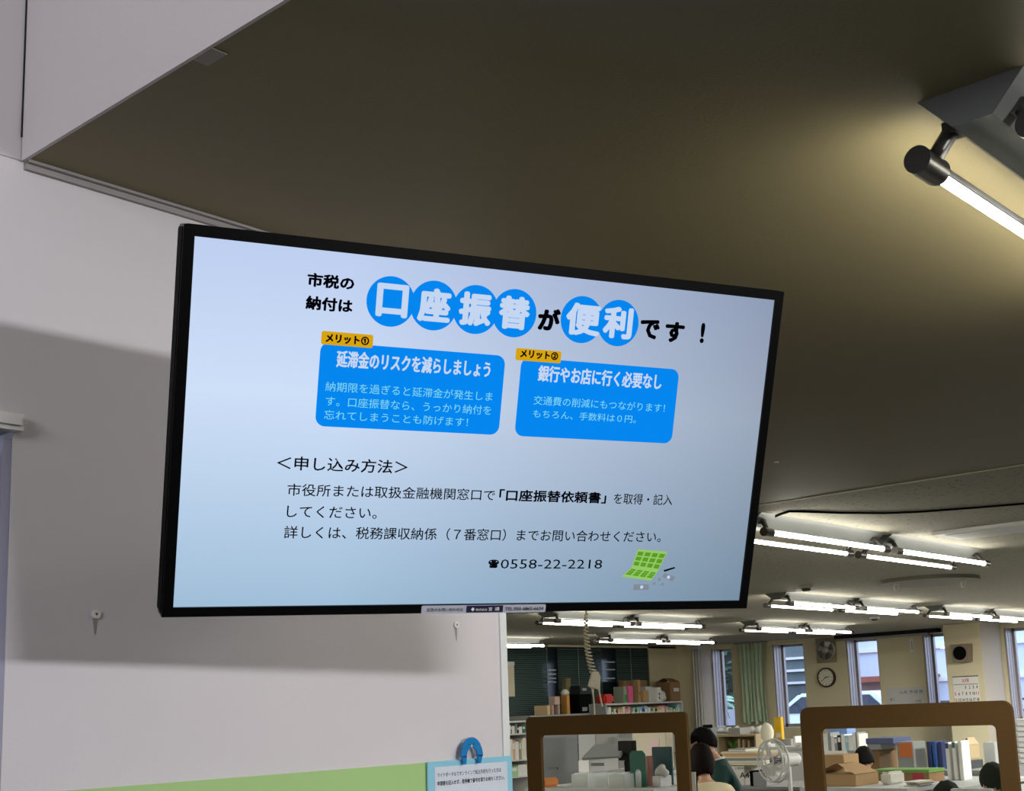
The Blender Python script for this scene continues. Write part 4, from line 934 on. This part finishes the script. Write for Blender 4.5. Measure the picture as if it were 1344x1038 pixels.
# toy-like white wrapped lamp and yellow packet
X2 = 13.0
zW = at(1010, 980, x=X2).z
a = at(993, 985, x=X2).y; b = at(1100, 985, x=X2).y
desk('window_desk', 'long pale desk rack below the windows behind the fan', X2-.15, X2+.5, b, a, zW, LGREY, 2)
c = at(1007, 963, x=X2+.1)
o = thing('wrapped_fan', 'round white cloth wrapped fan below the curtain', 'fan', (c.x, c.y, zW))
MB().sphere((c.x, c.y, c.z+.01), (.055, .085, .115), 18, 12, fn=lambda p: p*(1+.04*math.sin(p.z*120+p.y*40))).build('cloth_cover', mat('cloth_ivory', (232, 228, 206), .8), o)
MB().cyl((c.x, c.y, zW), (c.x, c.y, c.z-.08), .03, 12).cyl((c.x, c.y, zW), (c.x, c.y, zW+.03), .09, 20).build('stand', WHITE, o)
block('yellow_packet', 'yellow and white packet standing by the second window', 'packet', (1016, 941, 1029, 971), mat('packet_yellow', (228, 184, 40), .5), X=X2+.35, t=.06, z0=at(1022, 971, x=X2+.35).z, patch=((.2, .1, .9, .3), PAPER))
block('shelf_riser', 'grey riser carrying the yellow packet', 'riser', (1012, 970, 1050, 982), GREYM, X=X2+.32, t=.2, z0=zW)
for i, (p, y_, q) in enumerate(((1041, 966, 1052), (1058, 968, 1068))):
    block('desk_rack', ('white desk rack left of the right screen', 'white desk rack hidden behind the right screen')[i], 'rack', (p, y_, q, 985), WHITE, X=X2-.1+.05*i, t=.15, z0=zW)
# pedestal fan
c = at(1017.5, 998, d=10.1)
fd = (-RGT*.86 - Vector((FWD.x, FWD.y, 0)).normalized()*.5); fd.z = 0; fd.normalize()
fn_ = thing('desk_fan', 'grey electric fan with round wire guard in front of the shelves', 'fan', (c.x, c.y, 0))
MB().torus(c+fd*.05, fd, .152, .006, 40).torus(c, fd, .158, .008, 40).torus(c+fd*.06, fd, .05, .004, 24).build('guard_ring', mat('guard_wire', (206, 206, 200), .4), fn_)
aa = fd.orthogonal().normalized(); ab = fd.cross(aa); mb = MB()
for i in range(36):
    t = 2*math.pi*i/36; e_ = aa*math.cos(t)+ab*math.sin(t); mb.tube([c+fd*.065+e_*.03, c+fd*.06+e_*.1, c+fd*.045+e_*.152, c+e_*.157, c-fd*.05+e_*.1, c-fd*.06+e_*.03], .0016, 4)
mb.build('guard_wires', mat('guard_wire', (1, 1, 1)), fn_, kind='stuff')
for i in range(4):
    t0 = 2*math.pi*i/4; P = []
    for (r_, dt, tw) in ((.03, -.3, .01), (.09, -.5, .02), (.14, -.35, .02), (.145, .1, 0), (.12, .45, -.02), (.03, .3, -.01)):
        e_ = aa*math.cos(t0+dt)+ab*math.sin(t0+dt); P.append(c+e_*r_+fd*tw)
    MB().add(P, [(0, 1, 2, 3, 4, 5)]).build('fan_blade', mat('blade_clear', (196, 196, 190), .3), fn_)
MB().cyl(c+fd*.03, c-fd*.03, .03, 16).build('hub', DGREY, fn_)
hb_ = c-fd*.13
MB().cyl(c-fd*.05, c-fd*.19, .055, 20, .05).sphere(c-fd*.19, .05, 14, 8).build('motor_housing', WHITE, fn_)
MB().cyl((hb_.x, hb_.y, .05), (hb_.x, hb_.y, c.z-.04), .016, 12).build('pole', WHITE, fn_); MB().cyl((hb_.x, hb_.y, 0), (hb_.x, hb_.y, .05), .18, 28, .1).build('base', WHITE, fn_)
# paper holder near the left screen
block('paper_holder', 'white leaflet standing at the edge of the left screen', 'leaflet', (904, 1011, 912, 1045), PAPER, X=3.4, t=.008, z0=1.0)

# ---------------- seen through the left screen
X = 9.0
_, a, b = block('steel_cabinet', 'tall grey steel cabinet seen at the left of the left screen', 'cabinet', (700, 955, 759, 1030), mat('steel_grey', (146, 148, 150), .45), X=8.2, t=.5, z0=0)
hz = at(730, 1013, x=8.2).z
bx('drawer_seam', (8.197, a.y, hz-.006), (8.2, b.y, hz+.0), DGREY, _); bx('handle', (8.18, yx(733, 8.2, 1009), hz+.02), (8.2, yx(722, 8.2, 1009), hz+.04), METAL, _)
X = 7.6
zp = at(785, 1014, x=X).z
desk('printer_stand', 'pale low cabinet below the printer', X-.05, X+.6, yx(850, X, 1010), yx(759, X, 1010), zp, LGREY, 2)
o, a, b = block('printer', 'pale office printer with raised grey lid in the left screen', 'printer', (759, 997, 812, 1014), mat('printer_pale', (205, 205, 200), .4), X=X, t=.35, z0=zp)
P = [at(763, 995, x=X), at(812, 992, x=X), at(822, 975, x=X+.25), at(780, 977, x=X+.25)]
MB().add(P+[p+Vector((.02, 0, -.015)) for p in P], [(0, 1, 2, 3), (7, 6, 5, 4), (0, 4, 5, 1), (1, 5, 6, 2), (2, 6, 7, 3), (3, 7, 4, 0)]).build('lid', mat('lid_grey', (132, 134, 134), .5), o)
bx('output_slot', (a.x-.003, yx(793, X, 1003), at(785, 1004, x=X).z-.006), (a.x, yx(776, X, 1003), at(785, 1001, x=X).z), DGREY, o)
block('white_cupboard', 'white cupboard behind the printer', 'cupboard', (759, 955, 812, 1000), mat('cupboard_white', (158, 158, 154), .5), X=X+.75, t=.3, z0=0)
block('computer_monitor', 'black computer monitor right of the printer', 'monitor', (811, 972, 836, 999), BLACK, X=X+.1, t=.05, z0=at(822, 999, x=X).z)
block('monitor_stand', 'dark stand under the black monitor', 'stand', (819, 998, 828, 1014), BLACKM, X=X+.1, t=.1, z0=zp)
# foreground desk with clear trays
X = 6.2
zt_ = at(790, 1034, x=X).z
desk('front_desk', 'pale desk with clear trays just behind the left screen', X-.08, X+.36, yx(868, X, 1034), yx(700, X, 1034), zt_, LGREY, 2)
for i, (p, q) in enumerate(((750, 798), (799, 846))):
    a, b = span_x(p, 1014+1, q, 1034, X, .2); a.z = zt_
    o = thing('clear_tray', ('clear plastic tray left of the other behind the left screen', 'clear plastic tray nearer the green file')[i], 'tray', ((a.x+b.x)/2, (a.y+b.y)/2, a.z), 'clear plastic trays')
    MB().box(a, (a.x+.004, b.y, b.z)).box((b.x-.004, a.y, a.z), b).box(a, (b.x, a.y+.004, b.z)).box((a.x, b.y-.004, a.z), b).build('walls', mat('tray_clear', (220, 226, 224), .2, alpha=.45), o)
    bx('contents', (a.x+.01, a.y+.01, a.z), (b.x-.01, b.y-.01, a.z+(b.z-a.z)*.45), mat('cream_papers', (208, 200, 176), .8), o)
block('orange_box', 'orange box at the lower left inside the left screen', 'box', (709, 1021, 733, 1036), mat('orange', (214, 128, 44), .5), X=X-.05, t=.15, z0=zt_, bevel=.012)
def bookend(rect, X, m, label):
    a, b = span_x(*rect, X, .02); a.z = zt_ if X < 7 else a.z
    t = thing('book_end', label, 'file', (X, (a.y+b.y)/2, a.z)); w_ = b.y-a.y
    Mx = Matrix(((0, 1, 0, 0), (1, 0, 0, 0), (0, 0, 1, 0), (0, 0, 0, 1)))
    O = [(a.y, a.z), (a.y+w_*.3, a.z)]+[((a.y+b.y)/2+w_*.2*math.cos(t_), a.z+(b.z-a.z)*.38+w_*.2*math.sin(t_)) for t_ in [math.pi*(1-i/8) for i in range(9)]]+[(b.y-w_*.3, a.z), (b.y, a.z), (b.y, b.z-.02), (b.y-.02, b.z), (a.y+.02, b.z), (a.y, b.z-.02)]
    MB().prism(O, X, X+.004, Mx).build('plate', m, t)
bookend((827, 985, 850, 1034), X+.1, mat('green_plate', (16, 100, 84), .4), 'green metal book end with an arched cut')
block('dark_green_folder', 'dark green folder standing right of the green book end', 'folder', (856, 980, 884, 1034), mat('deep_green', (24, 72, 76), .5), X=X+.28, t=.02, z0=zt_)
block('pink_file', 'dull pink file between the green book end and the dark green folder', 'file', (846, 992, 858, 1034), mat('dull_pink', (170, 122, 112), .6), X=X+.2, t=.05, z0=zt_)
o = thing('plastic_bag', 'white crumpled bag in front of the dark green folder', 'bag', at(870, 1008, x=X+.15))
a = at(868, 1009, x=X+.15)
MB().sphere((a.x, a.y, zt_+.09), (.03, .045, .035), 12, 8, fn=lambda p: p*(1+.25*math.sin(p.y*90+p.z*70))).build('bag_body', mat('bag_white', (205, 205, 200)), o)
block('white_carton', 'small white carton under the crumpled bag', 'carton', (856, 1018, 882, 1034), LGREY, X=X+.1, t=.12, z0=zt_)
block('leaflet_rack', 'rack of pale leaflets high behind the green book end', 'rack', (830, 958, 884, 1000), mat('leaflet_cream', (214, 204, 178), .7), X=X+2.4, t=.1, z0=0, patch=((.5, .75, .8, .95), mat('leaflet_pink', (224, 196, 190), .6)))

# ---------------- seen through the right screen
X = 12.2
zr = at(1100, 986, x=X).z
a = yx(1076, X, 985); b = yx(1128, X, 985)
o, _a, _b = block('white_partition', 'white desk partition behind the tan carton', 'partition', (1070, 985, 1128, 1000), PAPER, X=X, t=.3, z0=0)
books('catalogue', 'y', b+.02, a-.02, X+.04, .2, _b.z, .14, .19, .02, .05, ['white', 'grey', 'white', 'white', 'pale blue', 'white', 'black', 'grey'], 'on the white partition', 'catalogues on the white partition')
block('blue_case', 'blue case behind the row of catalogues', 'case', (1088, 955, 1124, 985), mat('case_blue', (120, 150, 205), .5), X=X+.45, t=.2, z0=0)
X = 10.6
zb_ = at(1160, 1010, x=X).z
desk('low_cabinet', 'low grey cabinet under the brown carton and folders', X-.1, X+.5, yx(1300, X, 1015), yx(1135, X, 1015), zb_, GREYM, 2)
_, a, b = block('carton', 'dark brown carton under the blue tray', 'carton', (1142, 983, 1178, 1010), CARD2, X=X, t=.35, z0=zb_)
_, a, b = block('grey_tray', 'shallow grey box on the dark brown carton', 'box', (1138, 976, 1180, 983), GREYM, X=X-.02, t=.35, z0=b.z)
block('blue_tray', 'slate blue flat folder lying on the shallow grey box', 'folder', (1136, 968, 1196, 976), mat('slate_blue', (88, 98, 140), .5), X=X-.02, t=.35, z0=b.z)
o, a, b = block('clear_file_box', 'clear file box with orange paper beside the dark brown carton', 'file box', (1178, 973, 1216, 1010), mat('file_grey', (150, 152, 146), .4), X=X-.02, t=.25, z0=zb_, patch=((.12, .45, .95, .95), mat('orange_sheet', (222, 118, 40), .5)))
for i, (p, q, c_) in enumerate(((1217, 1224, 'navy'), (1224, 1232, 'blue'), (1232, 1241, 'navy'))):
    block('upright_folder', ('navy folder next to the orange paper', 'brighter blue folder between two navy ones', 'navy folder touching the white binders')[i], 'folder', (p, 973, q, 1010), pm(c_), X=X+.02*i, t=.2, z0=zb_)
for i, (p, q) in enumerate(((1242, 1250), (1250.5, 1258), (1258.5, 1264))):
    o, a, b = block('lever_binder', ('first white binder with a navy top label', 'second white binder with a teal top label', 'slim white binder at the right of the two labelled ones')[i], 'binder', (p, 974-i, q, 1024), PAPER, X=9.6, t=.15, z0=at(1250, 1024, x=9.6).z, patch=(((.1, .84, .9, .98), pm('navy' if i == 0 else 'teal')) if i < 2 else None))
zg = at(1250, 1024, x=9.6).z
desk('binder_cabinet', 'grey cabinet top under the white binders', 9.4, 10.1, yx(1320, 9.6, 1020), yx(1190, 9.6, 1020), zg, mat('cab_mid', (160, 162, 158), .5), 2)
block('carton', 'tan carton right of the white binders', 'carton', (1264, 977, 1286, 998), CARDP, X=X+.2, t=.2, z0=at(1275, 998, x=X).z, flaps=True)
block('dark_rack', 'dark grey rack under the tan carton right of the binders', 'rack', (1264, 998, 1291, 1014), DGREY, X=X+.05, t=.3, z0=zb_)
block('paper_pad', 'white and grey papers standing behind the far right head', 'papers', (1291, 974, 1312, 999), LGREY, X=X+.62, t=.1, z0=0)
# long green topped box
X = 8.6
zq = at(1190, 1031, x=X).z
desk('long_desk', 'long grey desk carrying the green topped box', X-.15, X+.5, yx(1275, X, 1031), yx(1070, X, 1031), zq, mat('cab_mid', (160, 162, 158)), 2)
_, a, b = block('green_lid_box', 'long brown box with a green lid and a red label', 'box', (1146, 1011, 1240, 1031), CARD2, X=X, t=.25, z0=zq, patch=((.72, .08, .9, .9), mat('crimson_label', (170, 40, 60), .5)))
bx('lid', (a.x-.005, a.y-.005, b.z-.012), (b.x+.005, b.y+.005, b.z+.01), mat('lid_green', (104, 150, 62), .5), _)
X = 7.2
zw = 1.02
_, a, b = block('carton', 'large brown carton with open pale flaps low in the right screen', 'carton', (1070, 1015, 1154, 1045), CARD, X=X, t=.3, z0=zw, flaps=True)
desk('near_desk', 'desk under the large open carton', X-.1, X+.5, yx(1200, X, 1030), yx(1060, X, 1030), zw, LGREY, 2)
block('tan_carton', 'tan carton behind the large open one', 'carton', (1080, 990, 1128, 1020), CARD, X=9.3, t=.25, z0=0, patch=((.55, .7, .85, .78), CARD2))
o, a, b = block('label_printer', 'white desktop label printer in front of the green topped box', 'printer', (1155, 1013, 1188, 1030), mat('machine_white', (222, 220, 206), .4), X=7.35, t=.2, z0=zw, bevel=.012)
bx('slot', (a.x+.02, a.y+.02, b.z-.001), (a.x+.05, b.y-.03, b.z+.002), DGREY, o)
stack('loose_papers', 'fanned cream papers beside the label printer', (7.25, yx(1205, 7.25, 1030), zw), (7.45, yx(1188, 7.25, 1030), zw+.03), 5, ['cream', 'white', 'grey', 'cream', 'white'])
block('white_screen_edge', 'white monitor back at the bottom right of the right screen', 'monitor', (1248, 1035, 1306, 1060), WHITE, X=6.2, t=.04, z0=.95)
desk('corner_desk', 'pale desk under the white monitor back', 6.1, 6.45, yx(1340, 6.2, 1035), yx(1230, 6.2, 1035), .95, LGREY, 2)
